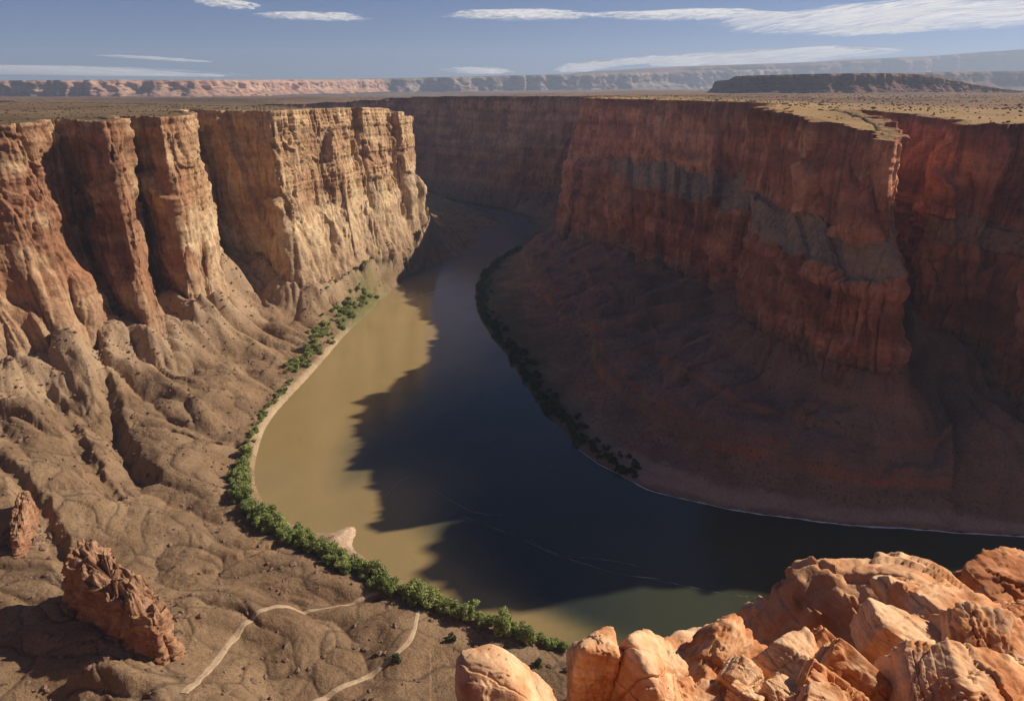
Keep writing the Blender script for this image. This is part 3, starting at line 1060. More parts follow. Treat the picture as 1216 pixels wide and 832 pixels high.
# ------------------------------------------------------------------ strips: tracks and foam
def strip(name, pts, widths, zf, mat, across=5, lift=0.15, rng_seed=0, jitter=0.0):
    P, arc = resample(np.asarray(pts, float), lambda m_: 1.5, [0, 1])
    n = len(P)
    tg = np.gradient(P, axis=0)
    tg /= np.linalg.norm(tg, axis=1, keepdims=True) + 1e-9
    nr = np.stack([-tg[:, 1], tg[:, 0]], 1)
    wv = np.interp(np.linspace(0, 1, n), np.linspace(0, 1, len(widths)), widths)
    wv = wv * (1 + jitter * perlin(arc / 7.0, np.zeros(n), seed=rng_seed))
    rows = []
    for j in range(across):
        s_ = (j / (across - 1) - 0.5)
        q = P + nr * (wv * s_)[:, None] + (nr * (jitter * 0.6 * perlin(arc / 9.0, np.zeros(n) + j, seed=rng_seed + 2))[:, None] if jitter else 0)
        zq = np.array([zf(a_, b_) for a_, b_ in q]) + lift - (0.6 if 0 < 0 else 0)
        if j in (0, across - 1):
            zq = zq - lift * 1.6
        rows.append(np.concatenate([q, zq[:, None]], 1))
    V_ = np.stack(rows, 0)
    return mesh_obj(name, V_.reshape(-1, 3), grid_faces(across, n), mat)


for nm, w, lab in (("wide", [5.4, 5.2, 4.6, 3.6, 2.0], "wide pale dirt track curving up from the lower edge across the brown flat"),
                   ("narrow", [4.4, 4.0, 3.4, 2.8], "narrow pale dirt track climbing to the trees at the water's edge")):
    o = strip("dirt_track", track_xy[nm], w, ground_z, M_track, 7, 0.35, 5, 0.25)
    props(o, lab, 'track', None, 'structure')

sr = shore_r
sr = sr[(sr[:, 0] > 20) & (sr[:, 0] < 560) & (sr[:, 1] < 600)]
sr_o, _ = resample(sr, lambda m_: 3.0, [0, 1])
tg = np.gradient(sr_o, axis=0)
tg /= np.linalg.norm(tg, axis=1, keepdims=True)
nrm2 = np.stack([-tg[:, 1], tg[:, 0]], 1)
off = 1.2 + 1.6 * perlin(np.arange(len(sr_o)) / 6.0, np.zeros(len(sr_o)), seed=77)
sr_o = sr_o - nrm2 * off[:, None]
o = strip("surf_line", sr_o, [0.2, 1.2, 1.8, 2.2, 1.6, 1.9, 1.3], lambda a_, b_: 0.0, M_surf, 4, 0.12, 3, 0.8)
props(o, "thin white surf line along the shaded right beach", 'surf', None, 'stuff')
FO = [([(452, 601), (462, 582), (480, 566), (500, 566)], [0.1, .35, .3, .05]),
      ([(505, 575), (535, 594), (552, 603), (566, 609)], [.03, .25, .3, .03]),
      ([(555, 606), (585, 612), (600, 610)], [.05, .35, .03]),
      ([(548, 612), (590, 628), (622, 640), (650, 655), (690, 668), (730, 680)], [.03, .2, .25, .4, .2, .03]),
      ([(630, 640), (646, 652), (662, 657)], [.03, .4, .03]),
      ([(670, 660), (720, 664), (760, 672)], [.03, .4, .03]),
      ([(745, 683), (772, 686), (790, 687)], [.05, .7, .05]),
      ([(730, 680), (800, 692), (860, 705), (900, 709)], [.05, .3, .35, .03]),
      ([(470, 358), (497, 352), (520, 345), (545, 338)], [.3, 2.2, 1.6, .1])]
for pts, w in FO:
    q = chaikin(np.array([at(a_, b_, z=0)[:2] for a_, b_ in pts]), 3)
    o = strip("foam_streak", q, w, lambda a_, b_: 0.0, M_foam, 3, 0.06, int(pts[0][0]), 0.8)
    props(o, "pale foam streak drifting on the dark river current", 'foam', 'foam streaks on the river', 'stuff')


# ------------------------------------------------------------------ rocks
def ico(level):
    import bmesh
    bm = bmesh.new()
    bmesh.ops.create_icosphere(bm, subdivisions=level, radius=1.0)
    V_ = np.array([v_.co[:] for v_ in bm.verts])
    F_ = np.array([[v_.index for v_ in f_.verts] for f_ in bm.faces])
    bm.free()
    return V_, F_


ICO = {}


def rock_mesh(dims, seed, level=6, facets=10, power=30, rough=1.0, strata=(0, 0, 1), nst=7.0, led=0.05, planes=None, noise_amp=0.10, block=0.0):
    """rounded faceted sandstone boulder; dims = half sizes; planes = extra (normal, distance) cuts in unit space"""
    if level not in ICO:
        ICO[level] = ico(level)
    D, F_ = ICO[level]
    r_ = np.random.default_rng(seed)
    nn = r_.normal(size=(facets, 3))
    nn /= np.linalg.norm(nn, axis=1, keepdims=True)
    hh_ = r_.uniform(0.72, 1.0, facets)
    nn = np.vstack([nn, [[1, 0, 0], [-1, 0, 0], [0, 1, 0], [0, -1, 0], [0, 0, 1], [0, 0, -1]]])
    hh_ = np.concatenate([hh_, np.full(6, 0.98)])
    if planes:
        for pn, ph in planes:
            pn = np.array(pn, float)
            nn = np.vstack([nn, pn / np.linalg.norm(pn)])
            hh_ = np.append(hh_, ph)
    q = np.maximum(D @ nn.T, 0) / hh_[None, :]
    qm = q.max(1)
    r0 = 1.0 / (qm * ((q / qm[:, None]) ** power).sum(1) ** (1.0 / power))
    P = D * r0[:, None] * np.array(dims)[None, :]
    s = float(np.mean(dims))
    sd = np.array(strata, float)
    sd /= np.linalg.norm(sd)
    x, y, z = P[:, 0] / s, P[:, 1] / s, P[:, 2] / s
    nrm_ = D / np.array(dims)[None, :]
    nrm_ /= np.linalg.norm(nrm_, axis=1, keepdims=True)
    off = fbm(x * 0.9, y * 0.9, z * 0.9, 2, seed) * noise_amp * 0.8
    off += fbm(x * 2.6, y * 2.6, z * 2.6, 5, seed + 5, 0.55) * 0.030 * rough
    # joints: a few straight fractures across the rock
    for kf in range(3):
        jn = r_.normal(size=3)
        jn /= np.linalg.norm(jn)
        jd = x * jn[0] + y * jn[1] + z * jn[2] - r_.uniform(-.5, .5) + 0.10 * fbm(x * 1.5, y * 1.5, z * 1.5, 4, seed + 8 + kf)
        side_ = r_.uniform(-.05, .05)
        off += rough * (side_ * np.sign(jd) * np.minimum(1, np.abs(jd) / 0.02) - 0.07 * np.exp(-(jd / 0.014) ** 2))
    # spalled flakes: flat steps with crisp edges
    fk = fbm(x * 1.1, y * 1.1, z * 1.1, 4, seed + 25)
    off += 0.05 * rough * (sstep(0.10, 0.12, fk) + sstep(0.30, 0.32, fk))
    sd = np.array(strata, float)
    sd /= np.linalg.norm(sd)
    tcoord = (x * sd[0] + y * sd[1] + z * sd[2]) * nst + 0.45 * fbm(x * 1.3, y * 1.3, z * 1.3, 4, seed + 11)
    fr = tcoord - np.floor(tcoord)
    hard = perlin(np.floor(tcoord) * 0.73, np.zeros_like(tcoord), seed=seed + 13)
    hard1 = perlin((np.floor(tcoord) + 1) * 0.73, np.zeros_like(tcoord), seed=seed + 13)
    hstep = lerp(hard, hard1, sstep(0.90, 1.0, fr))
    up_ = np.sqrt(np.clip(1 - np.abs(nrm_ @ sd) ** 2, 0, 1))
    off += led * up_ * (hstep * 3.0 - 1.5 * np.exp(-((fr - 0.95) / 0.05) ** 2) * (0.3 + np.abs(hard) * 2))
    tc2 = tcoord * 3.7
    off += led * up_ * 0.5 * perlin(np.floor(tc2) * 0.61, np.zeros_like(tc2), seed=seed + 14)
    off += fbm(x * 14, y * 14, z * 14, 3, seed + 17) * 0.006 * rough
    P = P + nrm_ * off[:, None] * s
    # colour
    n1 = fbm(x * 1.6, y * 1.6, z * 1.6, 4, seed + 21)
    return P, F_, n1, tcoord


BOULDER_A = np.array([0.63, 0.28, 0.118])
BOULDER_B = np.array([0.78, 0.48, 0.27])
BOULDER_C = np.array([0.42, 0.15, 0.06])


def boulder(label, px, py, d, dims, seed, rot=(0, 0, 0), tone=0.5, level=6, name='boulder', mat=None, sink=0.0, group=None, **kw):
    P, F_, n1, tcd = rock_mesh(dims, seed, level, **kw)
    lay = perlin(tcd * 1.7, n1 * 0.5, seed=seed + 3)
    c = lerp(BOULDER_A, BOULDER_B, np.clip(tone - 0.1 + 0.9 * n1 + 0.5 * lay, 0, 1)[:, None])
    c = lerp(c, BOULDER_C, np.clip(0.55 - tone - 0.7 * n1 + 0.4 * lay, 0, 0.9)[:, None])
    o = mesh_obj(name, P, F_, mat or M_boulder, colors=np.clip(c, 0.03, 0.85))
    loc = at(px, py, d=d)
    o.location = (loc[0], loc[1], loc[2] - sink)
    o.rotation_euler = tuple(R(a_) for a_ in rot)
    props(o, label, 'boulder', group or 'sandstone boulders on the near rim')
    return o


# ledge below the boulders
lx = np.concatenate([np.linspace(-6, 0, 60)[:-1], np.linspace(0, 16, 520)[:-1], np.linspace(16, 46, 120)])
ly_ = np.concatenate([np.linspace(-4, 6, 80)[:-1], np.linspace(6, 22, 500)[:-1], np.linspace(22, 46, 80)])
LX, LY = np.meshgrid(lx, ly_)
lz = np.interp(LY, [-4, 0, 3, 6, 9, 12, 16, 20, 30, 46], [328, 327.2, 324.0, 321.0, 317.9, 314.9, 310.8, 306.8, 297, 284])
lz = lz + 0.03 * LX + fbm(LX / 4, LY / 4, None, 5, 601) * 0.6 + np.abs(perlin(LX / 2.2, LY / 2.2, seed=602)) * 0.4
bs = lz * 1.0 + 0.42 * LX - 0.16 * LY + 0.5 * fbm(LX / 5, LY / 5, None, 3, 611)
bf = bs / 0.55
bfr = bf - np.floor(bf)
lz = lz + 0.55 * (sstep(0.55, 0.95, bfr) - bfr) * 0.95
bs2 = bs / 0.17
lz = lz + 0.17 * (sstep(0.6, 0.95, bs2 - np.floor(bs2)) - (bs2 - np.floor(bs2))) * 0.7
lz = lz + 0.75 * sstep(1.5, 5.0, LX)
edge = LX + 0.035 * LY + 0.6 + 0.6 * perlin(LX / 3, LY / 3, seed=603)
lz = lz - 40 * sstep(0.4, -3.0, edge)
fe = 21 + 0.18 * LX + 1.5 * perlin(LX / 5, LY / 5, seed=604)
lz = lz - 30 * sstep(0, 7, LY - fe)
n1 = fbm(LX / 3, LY / 3, None, 4, 605)[..., None]
cL = lerp(BOULDER_A, BOULDER_C, np.clip(0.6 + n1, 0, 1))
o = mesh_obj("rim_ledge", np.stack([LX, LY, lz], -1).reshape(-1, 3), grid_faces(len(ly_), len(lx)), M_boulder, colors=cL.reshape(-1, 3))
props(o, "orange sandstone ledge of the near rim under the foreground boulders", 'ledge', None, 'structure')

#        label, px, py, d, half dims, seed
boulder("big rounded orange sandstone dome rising behind the blocks of the near rim", 1046, 826, 17.0, (5.0, 3.6, 4.6), 11, (4, 4, 10), 0.55, 7,
        facets=5, power=7, nst=9.0, led=0.012, strata=(0.45, -0.2, 0.9), planes=[((-0.70, -0.22, 0.68), 0.62), ((0.72, -0.2, 0.66), 0.84), ((-0.15, -0.75, 0.6), 0.82)], noise_amp=0.07)
boulder("tilted layered slab lying along the right flank of the big dome", 1160, 750, 15.4, (2.3, 1.3, 0.50), 12, (4, 24, 12), 0.5, 6,
        facets=4, nst=6.0, led=0.09, noise_amp=0.03)
boulder("thin tilted slab stacked on the dome beside its layered slab", 1126, 722, 16.2, (1.8, 1.1, 0.34), 13, (2, 14, 10), 0.6, 6,
        facets=4, nst=4.0, led=0.09, noise_amp=0.03)
boulder("smooth pale tan boulder standing apart at the left end of the near rim", 606, 838, 9.6, (1.02, 0.85, 1.05), 114, (4, 6, 25), 0.85, 7,
        facets=4, power=9, nst=5.0, led=0.012, noise_amp=0.10, rough=0.6, planes=[((0.62, -0.15, 0.75), 0.62), ((-0.5, -0.5, 0.7), 0.86)])
boulder("tall peaked orange boulder right of the pale tan boulder", 776, 842, 10.6, (1.25, 1.0, 1.80), 15, (0, -4, 12), 0.65, 7,
        facets=4, power=10, nst=7.0, led=0.02, rough=1.1, planes=[((0.62, -0.12, 0.77), 0.52), ((-0.86, -0.3, 0.42), 0.58), ((0.2, -0.8, 0.5), 0.78)], noise_amp=0.12)
boulder("small round-topped knob leaning on the tall peaked boulder", 700, 800, 11.0, (0.44, 0.45, 1.0), 16, (0, 8, 0), 0.6, 6,
        facets=4, power=10, led=0.02, noise_amp=0.08)
boulder("low pale orange hump between the tall peaked boulder and the big dome", 806, 806, 13.0, (1.35, 0.9, 0.80), 17, (0, 6, 10), 0.75, 6,
        facets=5, power=10, led=0.03)
boulder("narrow dark-sided wedge leaning against the left foot of the big dome", 862, 806, 12.6, (0.60, 1.2, 1.0), 18, (10, -34, -30), 0.4, 6,
        facets=4, power=16, led=0.05)
boulder("pale flat-topped block in front of the big dome's shaded face", 944, 790, 11.6, (0.74, 0.62, 0.46), 19, (-10, 10, 18), 1.0, 6,
        facets=3, nst=3.5, led=0.03, noise_amp=0.03, rough=0.8, planes=[((-0.7, -0.3, 0.5), 0.80)])
boulder("small rounded pale block left of the flat-topped block", 876, 806, 11.0, (0.38, 0.36, 0.36), 20, (0, 4, 40), 0.9, 6,
        facets=4, power=14, led=0.05)
boulder("tilted smooth block with a broad lit top right of centre on the dome's foot", 1082, 772, 13.2, (1.15, 0.85, 0.55), 21, (-8, 18, -14), 0.9, 6,
        facets=3, nst=4.0, led=0.035, noise_amp=0.03, rough=0.8)
boulder("dark layered slab on edge between the flat-topped and the tilted smooth block", 1012, 806, 11.9, (1.25, 0.45, 0.34), 22, (42, 34, -24), 0.3, 6,
        facets=3, nst=5.5, led=0.10, noise_amp=0.03)
boulder("second layered slab lying below the dark slab on edge", 1040, 826, 10.9, (1.35, 0.42, 0.30), 23, (40, 32, -26), 0.35, 6,
        facets=3, nst=5.0, led=0.10, noise_amp=0.03)
boulder("third layered slab nearest the lower edge below the slabs on edge", 1010, 846, 10.1, (1.1, 0.40, 0.26), 33, (36, 30, -22), 0.45, 6,
        facets=3, nst=5.0, led=0.10, noise_amp=0.03)
boulder("ribbed brown boulder at the right border under the dome's flank", 1186, 788, 12.6, (1.15, 1.0, 0.85), 24, (12, 24, -20), 0.5, 6,
        facets=5, nst=6.0, led=0.06)
boulder("broad sloping orange rock filling the lower right corner", 1172, 856, 10.2, (1.75, 1.0, 0.80), 25, (10, 20, -14), 0.55, 7,
        facets=4, nst=9.0, led=0.04)
boulder("square pale block with a sharp left edge in front of the flat-topped block", 930, 836, 10.2, (0.40, 0.38, 0.36), 26, (6, 16, 30), 0.85, 6,
        facets=2, led=0.03, noise_amp=0.02, planes=[((-0.6, -0.5, 0.5), 0.85)])
boulder("long split block lying right of the square pale block", 984, 844, 9.9, (0.60, 0.36, 0.30), 27, (10, 24, -22), 0.75, 6,
        facets=3, nst=4, led=0.06, noise_amp=0.02)
boulder("low cracked rock at the foot of the tall peaked boulder", 842, 836, 10.6, (0.66, 0.45, 0.36), 28, (0, 14, 10), 0.7, 6,
        facets=4, led=0.06)
boulder("small cracked stone wedged below the small rounded pale block", 886, 832, 10.2, (0.30, 0.32, 0.26), 29, (0, 22, 50), 0.75, 6,
        facets=4, led=0.06)
boulder("dark red rounded outcrop showing beyond the right flank of the big dome", 1206, 706, 25.0, (2.6, 1.8, 1.4), 30, (0, 5, 0), 0.0, 6,
        facets=5, power=12, led=0.05)
boulder("red-brown sloping rock between the dark red outcrop and the ribbed boulder", 1222, 752, 18.5, (1.6, 1.6, 1.1), 31, (0, 12, 0), 0.12, 6,
        facets=5, power=14, led=0.06)
boulder("small angular stone resting in the gap beside the tilted smooth block", 1122, 792, 11.8, (0.30, 0.26, 0.16), 32, (0, 14, 20), 0.8, 5,
        facets=4, led=0.05)


# pinnacles on the flat
def fin(label, px0, py0, px1, py1, zg, width, height, seed, tops, name='rock_pinnacle'):
    a = np.array(at(px0, py0, z=zg)[:2])
    c = np.array(at(px1, py1, z=zg)[:2])
    L = np.linalg.norm(c - a)
    nu, nv = 170, 150
    ang = np.linspace(0, 2 * math.pi, nu, endpoint=False)
    vv = np.linspace(0, 1, nv)
    ex = (c - a) / L
    ey = np.array([-ex[1], ex[0]])
    mid = (a + c) / 2
    T, Vv = np.meshgrid(ang, vv)
    sup = 3.2
    cx = np.sign(np.cos(T)) * np.abs(np.cos(T)) ** (2 / sup)
    cy = np.sign(np.sin(T)) * np.abs(np.sin(T)) ** (2 / sup)
    capz = np.clip((Vv - 0.86) / 0.14, 0, 1)
    rad = np.interp(Vv, [0, 0.1, 0.5, 0.86], [1.18, 1.06, 0.97, 0.9]) * np.sqrt(np.clip(1 - capz ** 2, 0, 1))
    X = cx * rad * L / 2
    Y = cy * rad * width / 2
    along = np.clip(cx * rad / 2 + 0.5, 0, 1)
    topz = np.interp(along, np.linspace(0, 1, len(tops)), tops) * height
    Z = np.interp(Vv, [0, 0.86, 1], [-0.25, 0.9, 1.0]) * topz
    wx, wy = mid[0] + ex[0] * X + ey[0] * Y, mid[1] + ex[1] * X + ey[1] * Y
    sc_ = width / 24.0
    D = fbm(wx / (9 * sc_), wy / (9 * sc_), Z / (16 * sc_), 4, seed) * 4.4 * sc_
    crk = perlin(wx / (6 * sc_), wy / (6 * sc_), Z / (40 * sc_), seed + 4)
    D += -3.0 * sc_ * np.exp(-(crk / 0.07) ** 2)
    D += np.tanh(perlin(Z / (3.2 * sc_), wx / 60, seed=seed + 6) * 5) * 0.9 * sc_
    f1, f2, cid = worley(wx / (7 * sc_) + wy / (11 * sc_), Z / (8 * sc_), seed)
    D += (cid - 0.5) * 3.0 * sc_
    nx_, ny_ = cx, cy * (L / width)
    ln = np.sqrt(nx_ ** 2 + ny_ ** 2) + 1e-6
    X2, Y2 = X + nx_ / ln * D * (1 - capz) ** 2, Y + ny_ / ln * D * (1 - capz) ** 2
    f1w, f2w, cw = worley(wx / (5.5 * sc_), wy / (5.5 * sc_), seed + 3)
    Z = Z + sstep(0.05, 0.4, capz) * ((cw - 0.5) * 9 * sc_ * sstep(0, 0.12, f2w - f1w) - 2.5 * sc_ * (1 - sstep(0, 0.1, f2w - f1w)))
    Z2 = Z + capz * (fbm(wx / (5 * sc_), wy / (5 * sc_), None, 3, seed + 9) * 5 * sc_)
    wx, wy = mid[0] + ex[0] * X2 + ey[0] * Y2, mid[1] + ex[1] * X2 + ey[1] * Y2
    i = np.arange(nu * nv).reshape(nv, nu)
    q = np.stack([i[:-1], np.roll(i[:-1], -1, 1), np.roll(i[1:], -1, 1), i[1:]], -1).reshape(-1, 4)
    n1_ = fbm(wx / 8, wy / 8, Z2 / 8, 4, seed + 12)
    C = lerp(np.array([0.30, 0.13, 0.068]), np.array([0.47, 0.27, 0.155]), np.clip(0.4 + 0.8 * n1_ + 0.3 * Vv, 0, 1)[..., None])
    base = ground_z(mid[0], mid[1], zg)
    o = mesh_obj(name, np.stack([wx - mid[0], wy - mid[1], Z2], -1).reshape(-1, 3), q, M_pinnacle, colors=C.reshape(-1, 3))
    o.location = (mid[0], mid[1], base - 1.0)
    props(o, label, 'rock')
    return o


fin("large jagged red rock fin standing on the flat and throwing a long shadow", 100, 722, 208, 800, 12, 22, 39, 41, [0.95, 1.1, 0.92, 0.85, 0.86, 0.8, 0.72])
fin("small upright red rock fin among the mud hills by the left border", 24, 662, 40, 612, 22, 9, 22, 42, [0.5, 0.8, 1.0, 0.9])


# ------------------------------------------------------------------ vegetation
def quads(centers, normals, size, r_):
    n = len(centers)
    a = r_.normal(size=(n, 3))
    t1 = np.cross(normals, a)
    t1 /= np.linalg.norm(t1, axis=1, keepdims=True) + 1e-9
    t2 = np.cross(normals, t1)
    t2 /= np.linalg.norm(t2, axis=1, keepdims=True) + 1e-9
    s = size[:, None]
    V_ = np.stack([centers - t1 * s - t2 * s * .6, centers + t1 * s - t2 * s * .6, centers + t1 * s * .8 + t2 * s * .6, centers - t1 * s * .8 + t2 * s * .6], 1).reshape(-1, 3)
    F_ = np.arange(4 * n).reshape(n, 4)
    return V_, F_


def tube(p0, p1, r0, r1, k=7):
    p0, p1 = np.array(p0, float), np.array(p1, float)
    d = p1 - p0
    d /= np.linalg.norm(d)
    a = np.cross(d, [0.3, 0.9, 0.1])
    a /= np.linalg.norm(a)
    b_ = np.cross(d, a)
    an = np.linspace(0, 2 * math.pi, k, endpoint=False)
    ring = np.cos(an)[:, None] * a + np.sin(an)[:, None] * b_
    V_ = np.vstack([p0 + ring * r0, p1 + ring * r1])
    F_ = np.array([[i, (i + 1) % k, k + (i + 1) % k, k + i] for i in range(k)])
    return V_, F_


def join(parts):
    Vs, Fs, o = [], [], 0
    for V_, F_ in parts:
        Vs.append(V_)
        Fs.append(F_ + o)
        o += len(V_)
    return np.vstack(Vs), np.vstack(Fs)


def crown_arrays(seed, h, rw, nl, leaf, lobes):
    r_ = np.random.default_rng(seed)
    cs = []
    for i in range(lobes):
        a = r_.uniform(0, 2 * math.pi)
        rr = rw * math.sqrt(r_.uniform(0, 1)) * 0.72
        zc = h * r_.uniform(0.30, 0.82) * (1 - 0.25 * (rr / rw) ** 2)
        cs.append((rr * math.cos(a), rr * math.sin(a), zc, rw * r_.uniform(0.26, 0.46), r_.uniform(0, 1)))
    C, N, T = [], [], []
    per = nl // lobes
    for (x, y, z, r0, tone) in cs:
        u_ = r_.normal(size=(per, 3))
        u_ /= np.linalg.norm(u_, axis=1, keepdims=True)
        rad = r0 * (0.55 + 0.55 * r_.random(per) ** 0.6)
        C.append(np.array([x, y, z]) + u_ * rad[:, None] * np.array([1, 1, 0.85]))
        N.append(u_ + 0.7 * r_.normal(size=(per, 3)))
        T.append(np.clip(tone * 0.6 + 0.4 * r_.random(per), 0, 1))
    C, N, T = np.vstack(C), np.vstack(N), np.concatenate(T)
    N /= np.linalg.norm(N, axis=1, keepdims=True)
    V_, F_ = quads(C, N, leaf * r_.uniform(0.6, 1.3, len(C)), r_)
    return V_, F_, np.repeat(T, 4), cs


def link_mesh(name, me, parent):
    o = bpy.data.objects.new(name, me)
    col.objects.link(o)
    o.parent = parent
    return o


def make_tree_kind(seed, h, rw):
    V_, F_, T, cs = crown_arrays(seed, h, rw, 1500, 0.34, 13)
    root = bpy.data.objects.new("riverside_tree", None)
    col.objects.link(root)
    mesh_obj("crown", V_, F_, M_leaf, root, np.repeat(T[:, None], 3, 1), smooth=False)
    parts = [tube((0, 0, -0.6), (0.1, 0.05, h * 0.4), 0.28, 0.17)]
    for (x, y, z, r0, t_) in cs[:7]:
        parts.append(tube((0.05, 0.02, h * 0.22), (x * .9, y * .9, z * .95), 0.13, 0.04, 5))
    TV, TF = join(parts)
    mesh_obj("trunk", TV, TF, M_bark, root)
    return root


kinds = [make_tree_kind(700 + i, h, rw) for i, (h, rw) in enumerate([(8.0, 4.2), (6.5, 3.8), (9.0, 4.4), (7.0, 4.6), (5.5, 3.4), (8.4, 3.8)])]
used = [False] * len(kinds)


def place_tree(x, y, s, label):
    i = random.randrange(len(kinds))
    k_ = kinds[i]
    if used[i]:
        r_ = k_.copy()
        col.objects.link(r_)
        for ch in list(k_.children):
            c_ = ch.copy()
            col.objects.link(c_)
            c_.parent = r_
    else:
        r_ = k_
        used[i] = True
    r_.location = (x, y, max(ground_z(x, y, 0.3), 0.1) - 0.2)
    r_.rotation_euler = (0, 0, random.uniform(0, 6.28))
    r_.scale = (s * random.uniform(.9, 1.15), s * random.uniform(.9, 1.15), s * random.uniform(.85, 1.15))
    props(r_, label, 'tree', 'green trees along the sunlit bank')
    return r_


TL = "bushy green tree in the dense row along the sunlit bank"
# the row follows the bank; x y in the photograph only seeds the plan position on the ground
ROW = [(294, 535), (290, 552), (287, 572), (288, 590), (298, 605), (314, 618), (330, 630), (348, 638), (362, 648), (380, 655), (398, 664), (418, 672),
       (440, 684), (462, 696), (485, 706), (508, 714), (532, 725), (556, 735), (580, 744), (606, 753), (632, 761), (658, 768), (682, 774)]
row_xy = chaikin(np.array([at(a_, b_, z=4)[:2] for a_, b_ in ROW]), 2)
row_xy, _ = resample(row_xy, lambda m_: 4.6, [0, 1])
for i, (x, y) in enumerate(row_xy):
    f = i / len(row_xy)
    if random.random() < 0.08:
        continue
    place_tree(x + random.uniform(-2, 2), y + random.uniform(-2, 2), random.uniform(0.85, 1.95), TL)
    if 0.1 < f < 0.75 and random.random() < 0.75:
        place_tree(x + random.uniform(-8, -2), y + random.uniform(-7, -1), random.uniform(0.9, 1.5), TL)
    if 0.28 < f < 0.45 and random.random() < 0.6:
        place_tree(x + random.uniform(2, 8), y + random.uniform(2, 8), random.uniform(0.9, 1.5), TL)


# smaller bushes: one mesh each
def bush_mesh(name, seed, h, rw, nl, leaf, mat):
    V_, F_, T, cs = crown_arrays(seed, h, rw, nl, leaf, 8)
    V_[:, 2] -= 0.22 * h
    o = mesh_obj(name, V_, F_, mat, None, np.repeat(T[:, None], 3, 1), smooth=False)
    me = o.data
    bpy.data.objects.remove(o)
    return me


bush_green = [bush_mesh("bush", 800 + i, 3.6, 2.6, 420, 0.34, M_leaf) for i in range(4)]
bush_dark = [bush_mesh("shrub", 820 + i, 4.4, 3.4, 460, 0.42, M_leaf_dark) for i in range(4)]


def place_bush(name, mes, x, y, s, label, group, cat='bush'):
    o = bpy.data.objects.new(name, random.choice(mes))
    col.objects.link(o)
    o.location = (x, y, max(ground_z(x, y, 0.3), 0.1))
    o.rotation_euler = (0, 0, random.uniform(0, 6.28))
    o.scale = (s, s, s * random.uniform(.8, 1.2))
    return props(o, label, cat, group)


# green thicket at the far bend
for i in range(150):
    t_ = random.random()
    px = lerp(352, 452, t_) + random.uniform(-10, 8)
    py = lerp(452, 356, t_) - random.uniform(0, 26) * (0.4 + t_)
    p_ = at(px - 6, py - 4, z=4)
    place_bush("bush", bush_green, p_[0], p_[1], random.uniform(0.9, 2.4), "low green bush in the thicket at the bend below the sunlit cliff", 'green bushes at the river bend')
# thin line of bushes on top of the pale cut bank
cb = chaikin(np.array([at(a_, b_, z=3)[:2] for a_, b_ in [(300, 525), (308, 502), (326, 478), (350, 452)]]), 2)
cb, _ = resample(cb, lambda m_: 3.6, [0, 1])
for x, y in cb:
    place_bush("bush", bush_green, x + random.uniform(-5, 1), y + random.uniform(-2, 2), random.uniform(0.6, 1.5),
               "small green bush on top of the pale cut bank", 'bushes along the cut bank')
for px, py, s, lab in [(274, 614, 0.8, "lone round green bush on the flat left of the tree row"),
                       (471, 785, 1.0, "lone dark shrub beside the narrow dirt track"),
                       (535, 757, 1.1, "dark shrub below the tree row near the pale tan boulder"),
                       (640, 790, 0.9, "dark shrub behind the pale tan boulder")]:
    p_ = at(px, py, z=8)
    place_bush("shrub", bush_dark if 'dark' in lab else bush_green, p_[0], p_[1], s, lab, None)
# dark thickets on the shaded bank
acc = []
SB = shore_r[(shore_r[:, 1] < 1480) & (shore_r[:, 0] < 110)]
SBr, _ = resample(SB, lambda m_: 6.5, [0, 1])
tg = np.gradient(SBr, axis=0)
tg /= np.linalg.norm(tg, axis=1, keepdims=True)
nr_ = np.stack([-tg[:, 1], tg[:, 0]], 1)
for i, (x, y) in enumerate(SBr):
    for rep in range(2 if i % 3 else 1):
        o_ = random.uniform(3, 13 if rep == 0 else 26)
        place_bush("shrub", bush_dark, x + nr_[i, 0] * o_ + random.uniform(-2, 2), y + nr_[i, 1] * o_, random.uniform(0.9, 1.9),
                   "dark green shrub in the thicket lining the shaded bank", 'dark shrubs along the shaded bank')


# ------------------------------------------------------------------ scatter (uncountable): rubble and scrub
def scatter(name, pts, sizes, mat, label, cat, seed, flat=0.7, leafy=False):
    r_ = np.random.default_rng(seed)
    D, F_ = ico(1)
    n = len(pts)
    vs = D[None] * (1 + 0.28 * r_.normal(size=(n, len(D), 1)))
    an = r_.uniform(0, 6.28, n)
    ca, sa = np.cos(an), np.sin(an)
    st_ = r_.uniform(0.7, 1.4, (n, 1, 3)) * np.array([1, 1, flat])
    vs = vs * st_ * sizes[:, None, None]
    x = vs[..., 0] * ca[:, None] - vs[..., 1] * sa[:, None]
    y = vs[..., 0] * sa[:, None] + vs[..., 1] * ca[:, None]
    V_ = np.stack([x, y, vs[..., 2]], -1) + pts[:, None, :]
    F2 = (F_[None] + (np.arange(n) * len(D))[:, None, None]).reshape(-1, 3)
    c = np.repeat(r_.random((n, 1)), len(D), 1).reshape(-1, 1)
    o = mesh_obj(name, V_.reshape(-1, 3), F2, mat, colors=np.repeat(c, 3, 1), smooth=False)
    props(o, label, cat, None, 'stuff')
    return o


